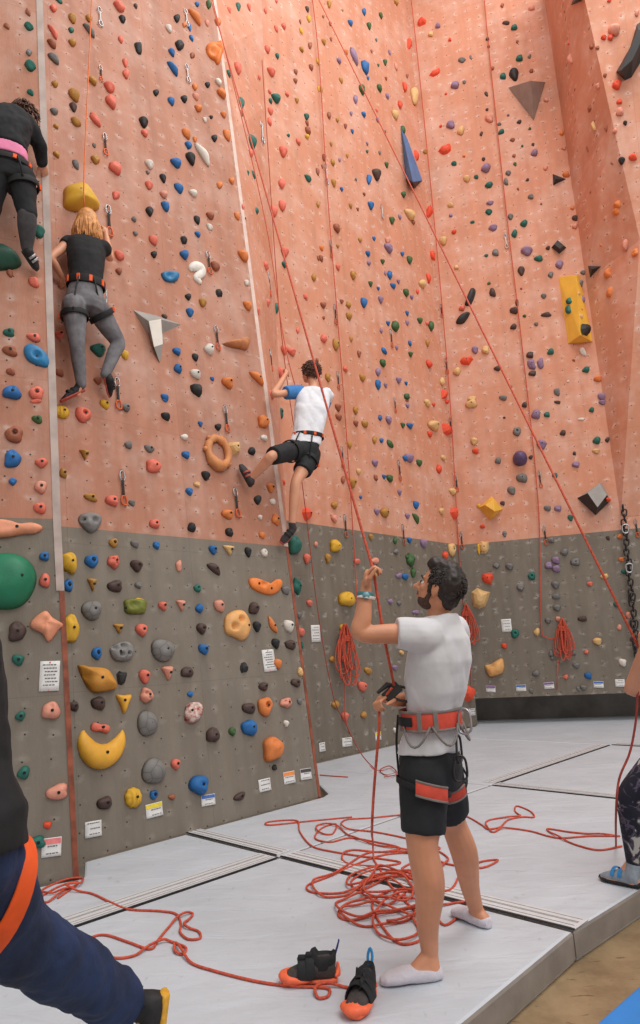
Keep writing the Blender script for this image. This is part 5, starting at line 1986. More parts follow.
hb = hair_clumps(hed, FR, 1.12, 8, 420, .075, .010, lambda d: d.z > -.25 and (d.y < .6 or d.z > .5) or (d.y < -.3 and d.z > -.6), droop=.2)
hb.build('hair', M_HAIRB, boy)
sh = MB()
loft(sh, [(pel.lerp(wai, .30), lat * .18, fB * .135), (wai, lat * .17, fB * .125), (che, lat * .20, fB * .14), (shl, lat * .205, fB * .115), (shl + Z * .055, lat * .10, fB * .07)], 26)
cuff(sh, [rsh + lat * .03, rsh, rsh.lerp(rel, .30)], [.075, .080, .072])
cuff(sh, [lsh - lat * .03, lsh, lsh.lerp(lel, .10)], [.070, .072, .070])
tee = fuse('t_shirt', sh, M_TEEW, boy, .011, 4, .004, 10, (.012, 7.0, (.6, .3, 0)))
sv = MB()
cuff(sv, [lsh + lat * .0 - Z * .005, lsh.lerp(lel, .22), lsh.lerp(lel, .56)], [.083, .085, .079])
fuse('blue_sleeve', sv, M_BLUE_S, tee, .010, 4)
sv = MB()
cuff(sv, [rsh.lerp(rel, .30), rsh.lerp(rel, .5), rsh.lerp(rel, .66)], [.076, .076, .073])
fuse('blue_sleeve', sv, M_BLUE_S, tee, .010, 4)
mb = MB()
q = shl - fB * .110 - lat * .0
for i in range(7):
    z_ = q - Z * (.0 + .035 * i) - lat * .075 - fB * .030
    mb.box(z_, (.022, .01, .022), Matrix((lat, fB, Z)).transposed())
mb.build('back_lettering', M_BLUE_S, tee, False)
so = MB()
loft(so, [(wai - Z * .02, lat * .155, fB * .115), (pel, lat * .172, fB * .130), (pel - Z * .08, lat * .16, fB * .12)], 22)
cuff(so, [lh, lh.lerp(lk, .5), lh.lerp(lk, .97)], [.112, .106, .098])
cuff(so, [rh, rh.lerp(rk, .35), rh.lerp(rk, .62)], [.115, .112, .108])
fuse('shorts', so, M_NAVYC, boy, .011, 4, .006, 10)
harness(boy, wai - Z * .03, lat, fB, Z, .168, .132, [(lh, lk, .116), (rh, rk, .118)], M_BLK_H, M_ORG_H, .05)
M_SHOEG = mat('charcoal_shoe_suede', (58, 52, 54), .8, var=.2)
M_RANDR = mat('red_shoe_rubber', (176, 74, 60), .6, var=.1)
hl = la - Z * .085 + L1.n * -.00
shoe(la, *SH['bl'], -L1.n, boy, M_SHOEG, M_RUBB, 1.0, M_RANDR)
shoe(ra, *SH['br'], (P(282, 543, .06) - P(282, 535, .2)), boy, M_SHOEG, M_RANDR, 1.0)

# ---- the blonde woman
Fw = V((-L1.n.x, -L1.n.y, 0)).normalized()
Lw = V((-Fw.y, Fw.x, 0))
wom = thing('person', off(L1, 86, 300, .25), 'blonde woman in black top and grey leggings climbing, seen from behind', 'person')
pel, wai, che, shl = P(85, 301, .27), P(86, 279, .28), P(86, 257, .27), P(86, 243, .25)
nek, hed = P(87, 235, .24), P(87.5, 221, .22)
lat = (-RIGHT * .92 - L1.u * .39 + Z * .04).normalized()
Fw = Z.cross(-lat).normalized()
Fw = Fw if Fw.y > 0 else -Fw
body = MB()
loft(body, [(pel - Z * .06, lat * .15, Fw * .11), (pel, lat * .175, Fw * .12), (wai, lat * .125, Fw * .09), (che, lat * .145, Fw * .105), (shl, lat * .155, Fw * .085), (shl + Z * .04, lat * .06, Fw * .05)])
limb(body, [shl, nek, hed - Z * .03], [.05, .046, .046])
FR = head(body, hed, (Fw + Z * .15), Z, .95)
lh, rh = P(74, 308, .27), P(97, 308, .27)
lk, la = P(77, 345, .26), P(81, 382, .16)
rk, ra = P(118, 343, .20), P(106, 373, .18)
smooth_limb(body, [lh, lh.lerp(lk, .5), lk, lk.lerp(la, .3), la], [.10, .085, .058, .057, .034])
smooth_limb(body, [rh, rh.lerp(rk, .5), rk, rk.lerp(ra, .3), ra], [.10, .085, .060, .057, .034])
lsh, lel, lwr = shl + lat * .155 - Z * .02, P(51, 258, .17), P(62, 277, .09)
rsh, rel, rwr = shl - lat * .155 - Z * .02, P(110, 258, .17), P(106, 234, .08)
smooth_limb(body, [shl + lat * .07, lsh, lsh.lerp(lel, .5), lel, lel.lerp(lwr, .35), lwr], [.05, .050, .043, .036, .037, .024])
smooth_limb(body, [shl - lat * .07, rsh, rsh.lerp(rel, .5), rel, rel.lerp(rwr, .35), rwr], [.05, .050, .043, .036, .037, .024])
hand(body, lwr, P(63, 283, .05) - lwr, -L1.n, RIGHT, .92, (.6, .7, .6))
hand(body, rwr, P(105, 226, .07) - rwr, -L1.n, -RIGHT, .92, (.6, .8, .6))
SH = {'l': (P(61, 403, .06), P(85, 391, .14)), 'r': (P(109, 397, .06), P(104, 377, .17))}
for an, kk in ((la, 'l'), (ra, 'r')):
    limb(body, [an, SH[kk][1].lerp(SH[kk][0], .3)], [.033, .026])
fuse('body', body, M_SKIN, wom, .008, 4)
l_, f_, u_, at_ = FR
hb = MB()
hb.ell(at_(0, -.014, .028), V((.080, .098, .092)), Matrix((l_, f_, u_)).transposed(), 18, 12)
rnd = random.Random(5)
for i in range(230):
    a = rnd.uniform(-2.6, 2.6) - PI / 2
    ca, sa = math.cos(a), math.sin(a)
    b0 = at_(ca * .02, -.01 + sa * .02, .118)
    b1 = at_(ca * .070, -.012 + sa * .085, .075)
    b2 = at_(ca * .098, -.018 + sa * .112, .0)
    ln = rnd.uniform(.20, .27)
    b3 = at_(ca * .122 + rnd.gauss(0, .01), -.035 + sa * .125 + rnd.gauss(0, .01), -ln * .5)
    b4 = at_(ca * .120 + rnd.gauss(0, .012), -.05 + sa * .115 + rnd.gauss(0, .012), -ln)
    hb.tube(catmull([b0, b1, b2, b3, b4], 3), [.010] * 9 + [.009, .008, .006, .003], 5)
hb.build('hair', M_HAIRY, wom)
sh = MB()
loft(sh, [(wai - Z * .07, lat * .155, Fw * .115), (wai, lat * .148, Fw * .11), (che, lat * .172, Fw * .13), (shl - Z * .02, lat * .185, Fw * .115), (shl + Z * .03, lat * .16, Fw * .085), (shl + Z * .055, lat * .075, Fw * .06)], 24)
cuff(sh, [lsh - lat * .03, lsh, lsh.lerp(lel, .22)], [.064, .068, .062])
cuff(sh, [rsh + lat * .03, rsh, rsh.lerp(rel, .34)], [.066, .07, .068])
fuse('sleeveless_top', sh, M_BLACKC, wom, .010, 4, .005, 10)
lg = MB()
loft(lg, [(wai - Z * .05, lat * .14, Fw * .105), (pel + Z * .02, lat * .172, Fw * .125), (pel - Z * .04, lat * .182, Fw * .135), (pel - Z * .10, lat * .165, Fw * .12)], 24)
for s_, hh in ((1, lh), (-1, rh)):
    lg.ell(hh - Fw * .05 - Z * .0, (.098, .098, .105))
smooth_limb(lg, [lh, lh.lerp(lk, .5), lk, lk.lerp(la, .3), la + (la - lk).normalized() * .02], [.110, .094, .068, .066, .046])
smooth_limb(lg, [rh, rh.lerp(rk, .5), rk, rk.lerp(ra, .3), ra + (ra - rk).normalized() * .02], [.110, .094, .069, .066, .046])
fuse('leggings', lg, M_LEGG, wom, .010, 4)
harness(wom, wai - Z * .055, lat, Fw, Z, .160, .120, [(lh, lk, .112), (rh, rk, .112)], M_BLK_H, M_ORG_H, .075)
mb = MB()
c = wai - lat * .185 - Z * .14
carabiner(mb, c, Z, Fw, .11, .06, .006)
carabiner(mb, c - Z * .09, Z, Fw, .11, .06, .006)
mb.build('carabiner', M_METAL, wom)
M_SHOEB = mat('black_shoe_leather', (30, 28, 30), .7, var=.3)
shoe(la, *SH['l'], -L1.v - L1.n * .2, wom, M_SHOEB, M_RANDR, .95)
shoe(ra, *SH['r'], -L1.n * .4 - RIGHT * .2 - Z * .2, wom, M_SHOEB, M_RANDR, .95)

# ---- the climber half out of the frame, top left
Fk = V((-L0.n.x, -L0.n.y, 0)).normalized()
Lk = V((-Fk.y, Fk.x, 0))
Q = lambda x, y, o: L0.hit(x, y, o)
kl = thing('person', Q(10, 175, .3), 'climber in black jacket with pink hem and black trousers, far left wall', 'person')
pel, wai, che, shl = Q(6, 172, .32), Q(4, 148, .34), Q(6, 128, .34), Q(10, 117, .32)
nek, hed = Q(18, 116, .28), Q(26, 118, .20)
body = MB()
loft(body, [(pel - Z * .06, Lk * .15, Fk * .11), (pel, Lk * .17, Fk * .12), (wai, Lk * .135, Fk * .10), (che, Lk * .155, Fk * .11), (shl, Lk * .16, Fk * .09), (shl + Z * .04, Lk * .06, Fk * .05)])
limb(body, [shl, nek, hed], [.055, .05, .05])
FR = head(body, hed, (Fk - Lk * .6 - Z * .1), Z + Fk * .3, .95)
rh, lh = Q(21, 178, .32), Q(-6, 178, .32)
rk, ra = Q(27, 216, .30), Q(27, 247, .16)
lk, la = Q(-14, 222, .22), Q(-16, 258, .12)
smooth_limb(body, [rh, rh.lerp(rk, .5), rk, rk.lerp(ra, .3), ra], [.10, .085, .06, .058, .036])
smooth_limb(body, [lh, lh.lerp(lk, .5), lk, lk.lerp(la, .3), la], [.10, .085, .06, .058, .036])
rsh, rel, rwr = Q(26, 124, .30), Q(40, 146, .20), Q(42, 163, .10)
lsh, lel, lwr = Q(-8, 120, .30), Q(-26, 110, .22), Q(-20, 88, .10)
smooth_limb(body, [shl - Lk * .07, rsh, rsh.lerp(rel, .5), rel, rel.lerp(rwr, .35), rwr], [.055, .055, .045, .038, .038, .026])
smooth_limb(body, [shl + Lk * .07, lsh, lsh.lerp(lel, .5), lel, lel.lerp(lwr, .35), lwr], [.055, .055, .045, .038, .038, .026])
hand(body, rwr, Q(45, 172, .04) - rwr, -L0.n, -RIGHT, .95, (.5, .6, .5))
hand(body, lwr, Q(-18, 80, .05) - lwr, -L0.n, RIGHT, .95, (.6, .7, .6))
fuse('body', body, M_SKIN, kl, .009, 4)
hb = hair_clumps(hed, FR, 1.0, 4, 160, .08, .012, lambda d: d.z > -.5 and d.y < .5, droop=.6)
hb.build('hair', M_HAIRB, kl)
jk = MB()
loft(jk, [(wai.lerp(pel, .05), Lk * .175, Fk * .13), (wai + Z * .04, Lk * .17, Fk * .13), (che, Lk * .19, Fk * .14), (shl, Lk * .19, Fk * .12), (shl + Z * .07, Lk * .10, Fk * .08)], 24)
limb(jk, [rsh, rsh.lerp(rel, .5), rel, rel.lerp(rwr, .95)], [.085, .075, .065, .045])
limb(jk, [lsh, lsh.lerp(lel, .5), lel, lel.lerp(lwr, .95)], [.085, .075, .065, .045])
limb(jk, [shl - Lk * .02, nek], [.09, .075])
fuse('jacket', jk, M_BLACKC, kl, .011, 3, .010, 12)
pk = MB()
loft(pk, [(wai.lerp(pel, .50), Lk * .172, Fk * .128), (wai.lerp(pel, .05), Lk * .172, Fk * .128)], 24)
fuse('pink_shirt_hem', pk, M_PINKF2, kl, .011, 2, .004, 12)
tr = MB()
loft(tr, [(wai.lerp(pel, .42), Lk * .16, Fk * .12), (pel, Lk * .180, Fk * .135), (pel - Z * .09, Lk * .165, Fk * .12)], 22)
smooth_limb(tr, [rh, rh.lerp(rk, .5), rk + Z * .02], [.115, .095, .075])
smooth_limb(tr, [lh, lh.lerp(lk, .5), lk, lk.lerp(la, .6)], [.115, .10, .08, .07])
fuse('trousers', tr, M_BLACKC, kl, .011, 3, .006, 10)
sx = MB()
smooth_limb(sx, [rk + Z * .01, rk.lerp(ra, .35), ra], [.074, .072, .048])
fuse('grey_legging_calf', sx, M_CHAR, kl, .010, 3)
harness(kl, pel + Z * .05, Lk, Fk, Z, .182, .14, [(rh, rk, .118)], M_BLK_H, M_ORG_H, .045)
shoe(ra, Q(37, 271, .05), Q(22, 251, .14), -Z * .3 - L0.n * .6 - RIGHT * .5, kl, M_SHOEB, M_RUBB, .95, M_METAL)
shoe(la, la - Z * .16 - L0.n * .08, la - Z * .08 + L0.n * .05, -L0.n - Z * .3, kl, M_SHOEB, M_RUBB, .95)

# ================================================================== person in jeans, near left, mostly outside the frame
Fj = V((.45, .89, 0)).normalized()
Lj = V((-Fj.y, Fj.x, 0))
hipc = at(-50, 852, 1.74)
rank = at(136, 1010, 2.50)
jp = thing('person', V((hipc.x, hipc.y, 0)), 'person in navy jeans, black jacket and orange harness at left edge, leg outstretched', 'person')
rank = at(126, 1005, 2.48)
rheel = at(169, 992, 2.50)
rtoe = at(158, 1072, 2.45)
rhp = at(-27, 864, 1.77)
rkn = at(16, 936, 1.98)
lhp = hipc - Fj * .05 + Lj * .14 - Z * .03
lft = V((lhp.x - .10, lhp.y - .10, .09))
lkn = lhp.lerp(lft, .52) + Fj * .05
body = MB()
LX = V((-.13, -.0, 0))
wj = hipc + Z * .22 + LX * .22
cj = hipc + Z * .42 + LX * .42
sj = hipc + Z * .56 + LX * .58
hj = hipc + Z * .80 + LX * .85
latj = -Lj
loft(body, [(hipc - Z * .06, latj * .15, Fj * .11), (hipc, latj * .165, Fj * .12), (wj, latj * .14, Fj * .10), (cj, latj * .16, Fj * .115), (sj, latj * .17, Fj * .09), (sj + Z * .05, latj * .07, Fj * .06)])
limb(body, [sj, sj + Z * .1, hj - Z * .04], [.06, .054, .055])
FRj = head(body, hj, Fj + Z * .3, Z, 1.0)
smooth_limb(body, [rhp, rhp.lerp(rkn, .5), rkn, rkn.lerp(rank, .35), rank], [.10, .085, .06, .06, .038])
smooth_limb(body, [lhp, lhp.lerp(lkn, .5), lkn, lkn.lerp(lft, .35), lft], [.10, .085, .06, .06, .038])
for s in (1, -1):
    s0 = sj + latj * (.17 if s < 0 else .12) * s - Z * .02
    e0 = s0 - Z * .25 - Fj * .08 - V((.10, 0, 0)) + latj * .0 * s
    w0 = e0 - Fj * .05 - Z * .22 - latj * .02 * s
    smooth_limb(body, [sj + latj * .08 * s, s0, s0.lerp(e0, .5), e0, e0.lerp(w0, .4), w0], [.058, .058, .047, .040, .040, .027])
    hand(body, w0, Fj * .2 - Z, -latj * s, Fj, 1.0, (.5, .6, .5))
    if s == 1:
        AJ = (s0, e0, w0)
    else:
        AJ2 = (s0, e0, w0)
limb(body, [rank, rheel.lerp(rtoe, .25) - RIGHT * .03, rheel.lerp(rtoe, .55) - RIGHT * .03], [.036, .026, .020])
foot(body, lft, V((lft.x, lft.y, 0)) - Fj * .06, V((lft.x, lft.y, 0)) + Fj * .2)
fuse('body', body, M_SKIN, jp, .010, 3)
hb = hair_clumps(hj, FRj, 1.0, 14, 120, .05, .012, lambda d: d.z > -.2 and d.y < .5)
hb.build('hair', M_HAIRD, jp)
jn = MB()
loft(jn, [(hipc + Z * .10, latj * .165, Fj * .125), (hipc, latj * .18, Fj * .135), (hipc - Z * .09, latj * .165, Fj * .125)], 22)
cuff(jn, [rhp, rhp.lerp(rkn, .5), rkn, rkn.lerp(rank, .5), rkn.lerp(rank, .97)], [.130, .118, .108, .102, .092])
smooth_limb(jn, [lhp, lhp.lerp(lkn, .5), lkn, lkn.lerp(lft, .5), lft], [.125, .115, .10, .095, .09])
fuse('jeans', jn, M_JEAN, jp, .011, 3, .012, 9)
jk = MB()
loft(jk, [(hipc + Z * .0, latj * .20, Fj * .16), (hipc + Z * .10, latj * .195, Fj * .155), (wj, latj * .175, Fj * .14), (cj, latj * .19, Fj * .145), (sj, latj * .195, Fj * .12), (sj + Z * .07, latj * .09, Fj * .08)], 24)
for A in (AJ, AJ2):
    limb(jk, [A[0], A[0].lerp(A[1], .5), A[1], A[1].lerp(A[2], .9)], [.08, .07, .062, .045])
fuse('jacket', jk, M_BLACKC, jp, .011, 3, .008, 10)
axj = (rkn - rhp).normalized()
aj = (RIGHT - axj * RIGHT.dot(axj)).normalized()
bj = (-FWD + axj * FWD.dot(axj)).normalized()
q = rhp.lerp(rkn, .38)
lp = []
for i in range(32):
    t = 2 * PI * i / 32
    lp.append(q + aj * .131 * math.cos(t) + bj * .134 * math.sin(t) + axj * (-.10 * math.cos(t) + .06 * math.sin(t)))
lo = band_obj('leg_loop', lp, [axj + aj * .4] * 32, .058, .008, M_ORG_H, jp)
M_SHOEY = mat('yellow_shoe_rubber', (214, 158, 44), .6, var=.15)
shoe(rank, rtoe, rheel, RIGHT * .9 + FWD * .3, jp, M_SHOEB, M_SHOEY, 1.25, M_SHOEY)
for an, hl, to in ((lft, V((lft.x, lft.y, 0)) - Fj * .07, V((lft.x, lft.y, 0)) + Fj * .21),):
    d = (to - hl).normalized()
    s = V((-d.y, d.x, 0))
    up = MB()
    L = (to - hl).length + .02
    loft(up, [(hl + Z * .05, s * .030, Z * .042), (hl + d * L * .15 + Z * .055, s * .042, Z * .05), (hl + d * L * .5 + Z * .052, s * .046, Z * .045), (hl + d * L * .8 + Z * .04, s * .05, Z * .034), (hl + d * L + Z * .028, s * .03, Z * .018)], 18)
    limb(up, [hl + d * .05 + Z * .07, an - (an - hl).normalized() * .03], [.045, .046])
    o = fuse('approach_shoe', up, M_SHOEB, jp, .009, 3)
    so = MB()
    loft(so, [(hl + Z * .016 - d * .012, s * .034, Z * .016), (hl + d * L * .5 + Z * .016, s * .051, Z * .016), (hl + d * L * .8 + Z * .016, s * .056, Z * .016), (hl + d * (L + .01) + Z * .018, s * .034, Z * .014)], 18)
    for sg in (1, -1):
        limb(so, [hl + d * L * .1 + s * .046 * sg + Z * .03, hl + d * L * .5 + s * .052 * sg + Z * .04, hl + d * L * .85 + s * .042 * sg + Z * .03], [.012, .012, .010], 8)
    fuse('shoe_sole', so, M_SHOEY, o, .008, 2)

# ================================================================== woman at the right edge
sd = g(618, 886)
Fr = V((-.97, .1, 0)).normalized()
Lr = V((-Fr.y, Fr.x, 0))
rp = thing('person', V((sd.x + .1, sd.y, 0)), 'person in dark leaf-patterned leggings and blue climbing shoes at right edge', 'person')
D0 = (sd - EYE).dot(FWD)
hp = at(686, 738, D0)
kn, an = at(629, 796, D0 - .03), at(634, 862, D0)
hip2 = hp - Lr * .16
kn2, an2 = at(676, 796, D0 + .2), V((at(684, 862, D0 + .25).x, at(684, 862, D0 + .25).y, .09))
m, nt, b = new_mat('leaf_print_fabric')
n1 = N(nt, 'ShaderNodeTexVoronoi', i_Scale=16.0)
nt.links.new(coord(nt, (1.0, 1.0, .45)), n1.inputs['Vector'])
n1b = N(nt, 'ShaderNodeTexNoise', i_Scale=13.0, i_Detail=2.0, i_Distortion=1.2)
nt.links.new(coord(nt), n1b.inputs['Vector'])
r1 = ramp(nt, [(0.50, srgb(30, 30, 44)), (0.55, srgb(100, 88, 108)), (0.59, srgb(30, 30, 44)), (0.64, srgb(190, 188, 182))])
nt.links.new(n1b.outputs['Fac'], r1.inputs['Fac'])
nt.links.new(r1.outputs['Color'], b.inputs['Base Color'])
b.inputs['Roughness'].default_value = .85
M_LEAF = m
wr_ = hp + Z * .22 + V((.0, 0, 0))
cr_ = hp + Z * .42
sr_ = hp + Z * .55 - Fr * .05
hr_ = hp + Z * .78 - Fr * .10
body = MB()
loft(body, [(hp - Z * .06, Lr * .15, Fr * .10), (hp, Lr * .165, Fr * .115), (wr_, Lr * .125, Fr * .09), (cr_, Lr * .15, Fr * .105), (sr_, Lr * .155, Fr * .085), (sr_ + Z * .04, Lr * .06, Fr * .05)])
limb(body, [sr_, sr_ + Z * .09, hr_ - Z * .04], [.052, .047, .05])
FRr = head(body, hr_, Fr + Z * .4, Z, .95)
h1 = hp + Lr * .08 - RIGHT * .06
smooth_limb(body, [h1, h1.lerp(kn, .5), kn, kn.lerp(an, .3), an], [.10, .085, .058, .057, .036])
smooth_limb(body, [hip2, hip2.lerp(kn2, .5), kn2, kn2.lerp(an2, .3), an2], [.10, .085, .058, .057, .036])
s0 = sr_ + Lr * .16
e0 = at(633, 690, D0 - .12)
w0 = at(644, 648, D0 - .22)
smooth_limb(body, [sr_ + Lr * .08, s0, s0.lerp(e0, .5), e0, e0.lerp(w0, .4), w0], [.052, .052, .047, .042, .040, .026])
hand(body, w0, V((-.1, .0, 1)), Fr * -1, -Lr, .92, (.9, 1.0, .8))
s1 = sr_ - Lr * .16
e1 = s1 - Z * .26 - Fr * .06
w1 = e1 - Z * .2 + Fr * .05
smooth_limb(body, [sr_ - Lr * .08, s1, s1.lerp(e1, .5), e1, e1.lerp(w1, .4), w1], [.052, .052, .044, .038, .038, .025])
hand(body, w1, -Z, Lr, Fr, .92, (.5, .6, .5))
hl, to = g(640, 889), g(601, 879)
foot(body, an, V((hl.x, hl.y, 0)), V((to.x, to.y, 0)))
hl2 = V((an2.x + .05, an2.y, 0))
foot(body, an2, hl2, hl2 + Fr * .22)
fuse('body', body, M_SKIN, rp, .009, 3)
hb = hair_clumps(hr_, FRr, 1.0, 24, 120, .08, .012, lambda d: d.z > -.4 and d.y < .5, droop=.8)
hb.build('hair', M_HAIRB, rp)
lg = MB()
loft(lg, [(hp + Z * .12, Lr * .15, Fr * .11), (hp, Lr * .175, Fr * .125), (hp - Z * .09, Lr * .16, Fr * .115)], 22)
smooth_limb(lg, [h1, h1.lerp(kn, .5), kn, kn.lerp(an, .3), an], [.108, .092, .066, .066, .044])
smooth_limb(lg, [hip2, hip2.lerp(kn2, .5), kn2, kn2.lerp(an2, .3), an2], [.108, .092, .066, .064, .044])
fuse('leggings', lg, M_LEAF, rp, .009, 3)
tp = MB()
loft(tp, [(hp + Z * .06, Lr * .175, Fr * .12), (wr_, Lr * .145, Fr * .105), (cr_, Lr * .165, Fr * .12), (sr_, Lr * .16, Fr * .095), (sr_ + Z * .03, Lr * .08, Fr * .06)], 22)
fuse('top', tp, mat('pale_green_top', (206, 212, 186), .85), rp, .010, 3)
harness(rp, hp + Z * .09, Lr, Fr, Z, .175, .13, [(h1, kn, .112)], M_BLK_H, M_GRY_H, .06)
M_SHOEBL = mat('blue_grey_shoe', (140, 150, 160), .7, var=.15)
M_STRAPB = mat('blue_shoe_strap', (40, 130, 190), .6)
shoe(an, V((to.x, to.y, .004)), V((hl.x, hl.y, .004)), V((0, 0, -1)), rp, M_SHOEBL, M_RUBB, 1.05, M_STRAPB)
shoe(an2, hl2 + Fr * .23 + Z * .004, hl2 + Z * .004, V((0, 0, -1)), rp, M_SHOEBL, M_RUBB, 1.05, M_STRAPB)
# ------------------------------------------------------------------ ropes
M_ROPE = mat('red_rope', (196, 80, 56), .75, var=.25, scale=70, bump=.3, bscale=260)
M_ROPED = mat('dark_red_rope', (160, 62, 50), .75, var=.25, scale=70, bump=.3, bscale=260)
RR = .0066


def gp(pts, z0=.007, zs=None, wig=.0):
    out = []
    for i, p in enumerate(pts):
        z = p[2] if len(p) > 2 else z0
        out.append(g(p[0], p[1], z))
    return out


def weave(q, r=RR, seed=0):
    """Lift strands a little where a later stretch crosses an earlier one."""
    cell = {}
    out = []
    for i, p in enumerate(q):
        k = (round(p.x / .025), round(p.y / .025))
        lv = 0
        for a in (-1, 0, 1):
            for b in (-1, 0, 1):
                for j, z in cell.get((k[0] + a, k[1] + b), ()):
                    if i - j > 8:
                        lv = max(lv, z + 2 * r * .8)
        z = max(p.z, min(lv, .06))
        cell.setdefault(k, []).append((i, z))
        out.append(V((p.x, p.y, z)))
    for _ in range(3):
        out = [out[0]] + [V((out[i].x, out[i].y, max((out[i - 1].z + out[i].z * 2 + out[i + 1].z) / 4, out[i].z * .9))) for i in range(1, len(out) - 1)] + [out[-1]]
    return out


def rope(name, pts, label, r=RR, m=None, cat='rope', n=8, seg=7, parent=None):
    mb = MB()
    q = catmull(pts, n)
    mb.tube(q, r, seg)
    o = mb.build(name, m or M_ROPE, parent)
    if label:
        tag(o, label, cat)
    return o


# belay rope: from the top anchor through the man's hands to the heap on the mat
anchor = L1.hit(207, -14, .12)
dvp = dev
lhand = LGRIP
rhand = RGRIP
heap = []
rnd = random.Random(21)
trace = [(374, 860), (390, 885), (412, 908), (428, 925), (424, 938), (402, 944), (385, 930), (372, 905), (385, 893), (412, 892), (430, 905), (445, 925), (468, 905), (460, 902),
         (430, 908), (392, 912), (352, 920), (338, 914), (350, 902), (384, 898), (420, 900), (440, 896), (425, 880), (392, 878), (360, 890), (352, 880), (376, 870), (410, 872), (432, 866), (425, 855), (400, 853), (372, 858),
         (330, 876), (308, 885), (312, 892), (340, 893), (366, 886), (384, 880), (400, 884), (405, 896), (385, 905), (365, 898), (362, 885), (390, 874), (420, 884), (432, 898), (418, 915), (392, 924), (362, 926), (342, 916), (345, 908),
         (378, 905), (410, 918), (418, 934), (398, 942), (378, 934), (374, 918), (392, 900), (425, 893), (450, 890), (462, 872), (480, 862), (498, 860), (480, 868), (448, 864), (432, 858), (414, 862), (402, 870), (420, 878), (440, 868), (448, 858), (430, 852)]
trace += [(x + rnd.uniform(-9, 9), y + rnd.uniform(-5, 5)) for x, y in trace[10:48] if x < 445]
gq = weave(catmull(gp(trace), 7))
mb = MB()
top = [anchor, anchor.lerp(lhand, .5), anchor.lerp(lhand, .98), lhand]
mb.tube([anchor, lhand, lhand.lerp(dvp, .5) + V((0, -.004, 0)), dvp + V((.01, -.02, .03))], RR, 7)
mb.tube(catmull([dvp + V((.0, -.02, .02)), rhand, at(379, 730, 3.12), at(374, 790, 3.16), at(372, 830, 3.28), gq[0] + Z * .12, gq[0], gq[2]], 8), RR, 7)
mb.tube(gq, RR, 7)
o = mb.build('climbing_rope', M_ROPE)
tag(o, 'red belay rope running up from the man, heaped in tangled loops by his feet', 'rope')
# the climber's strand of it
wb_ = P(304, 434, .22)
rope('climbing_rope', [anchor + V((.03, 0, 0)), P(262, 205, .10), P(284, 340, .12), wb_ + Z * .25, wb_], 'red rope strand tied to the climbing boy at the wall corner', RR * .9, n=10)
# rope across the near mat from the foot of the left wall
t2 = [(58, 898), (72, 888), (62, 893), (48, 902), (40, 898), (60, 886), (78, 882), (70, 890), (50, 894), (42, 890), (64, 880), (82, 878), (80, 886), (66, 890), (90, 893), (110, 902), (128, 909), (160, 911), (176, 914), (181, 924), (180, 932), (188, 939), (200, 938), (198, 931), (184, 926), (192, 916), (191, 913), (180, 917), (168, 928), (158, 940),
      (150, 949), (128, 942), (106, 935), (92, 938), (100, 952), (116, 958), (136, 955), (152, 946), (166, 941), (178, 944), (186, 948), (183, 954), (175, 952), (176, 945), (190, 962), (215, 971), (255, 981), (290, 986), (316, 987), (329, 989), (328, 996), (319, 998), (315, 992), (322, 986), (345, 987), (352, 990)]
mb = MB()
mb.tube(weave(catmull(gp(t2), 7)), RR, 7)
tag(mb.build('climbing_rope', M_ROPE), 'red rope looping over the near mat from the left wall to the shoes', 'rope')
# rope behind the man's pile
t3 = [(352, 817), (310, 821), (270, 825), (268, 822), (290, 820), (298, 822), (300, 832), (312, 846), (335, 852), (360, 856), (400, 862), (380, 866), (350, 864), (342, 857), (352, 850), (380, 852), (400, 848), (376, 842), (350, 838), (330, 842), (315, 838), (322, 828), (336, 824), (332, 834), (318, 832), (318, 825), (336, 826), (350, 836), (372, 844), (410, 850),
      (440, 848), (405, 838), (375, 832), (344, 828), (345, 820), (370, 818), (400, 815), (430, 813), (440, 806), (434, 803), (424, 812)]
mb = MB()
mb.tube(weave(catmull(gp(t3), 7)), RR, 7)
tag(mb.build('climbing_rope', M_ROPE), 'red rope in long flat loops behind the man\'s heap, towards the left wall', 'rope')
t4 = [(452, 812), (468, 817), (482, 825), (488, 829), (500, 827), (508, 820), (522, 817), (534, 817), (530, 811), (517, 806), (515, 811), (520, 817), (500, 818), (486, 822), (492, 832), (505, 828), (530, 831), (548, 836), (562, 838), (590, 836), (620, 836), (600, 835), (570, 832), (547, 829), (560, 838), (580, 846), (600, 850), (622, 846)]
mb = MB()
mb.tube(weave(catmull(gp(t4), 7)), RR, 7)
tag(mb.build('climbing_rope', M_ROPE), 'red rope lying loose between the man and the woman in leggings', 'rope')


def wall_rope(W, pts, label, r=.007, m=None, o=.05, extra=()):
    q = [W.hit(x, y, o) for x, y in pts] + list(extra)
    return rope('climbing_rope', q, label, r, m or M_ROPE, n=6, seg=6)


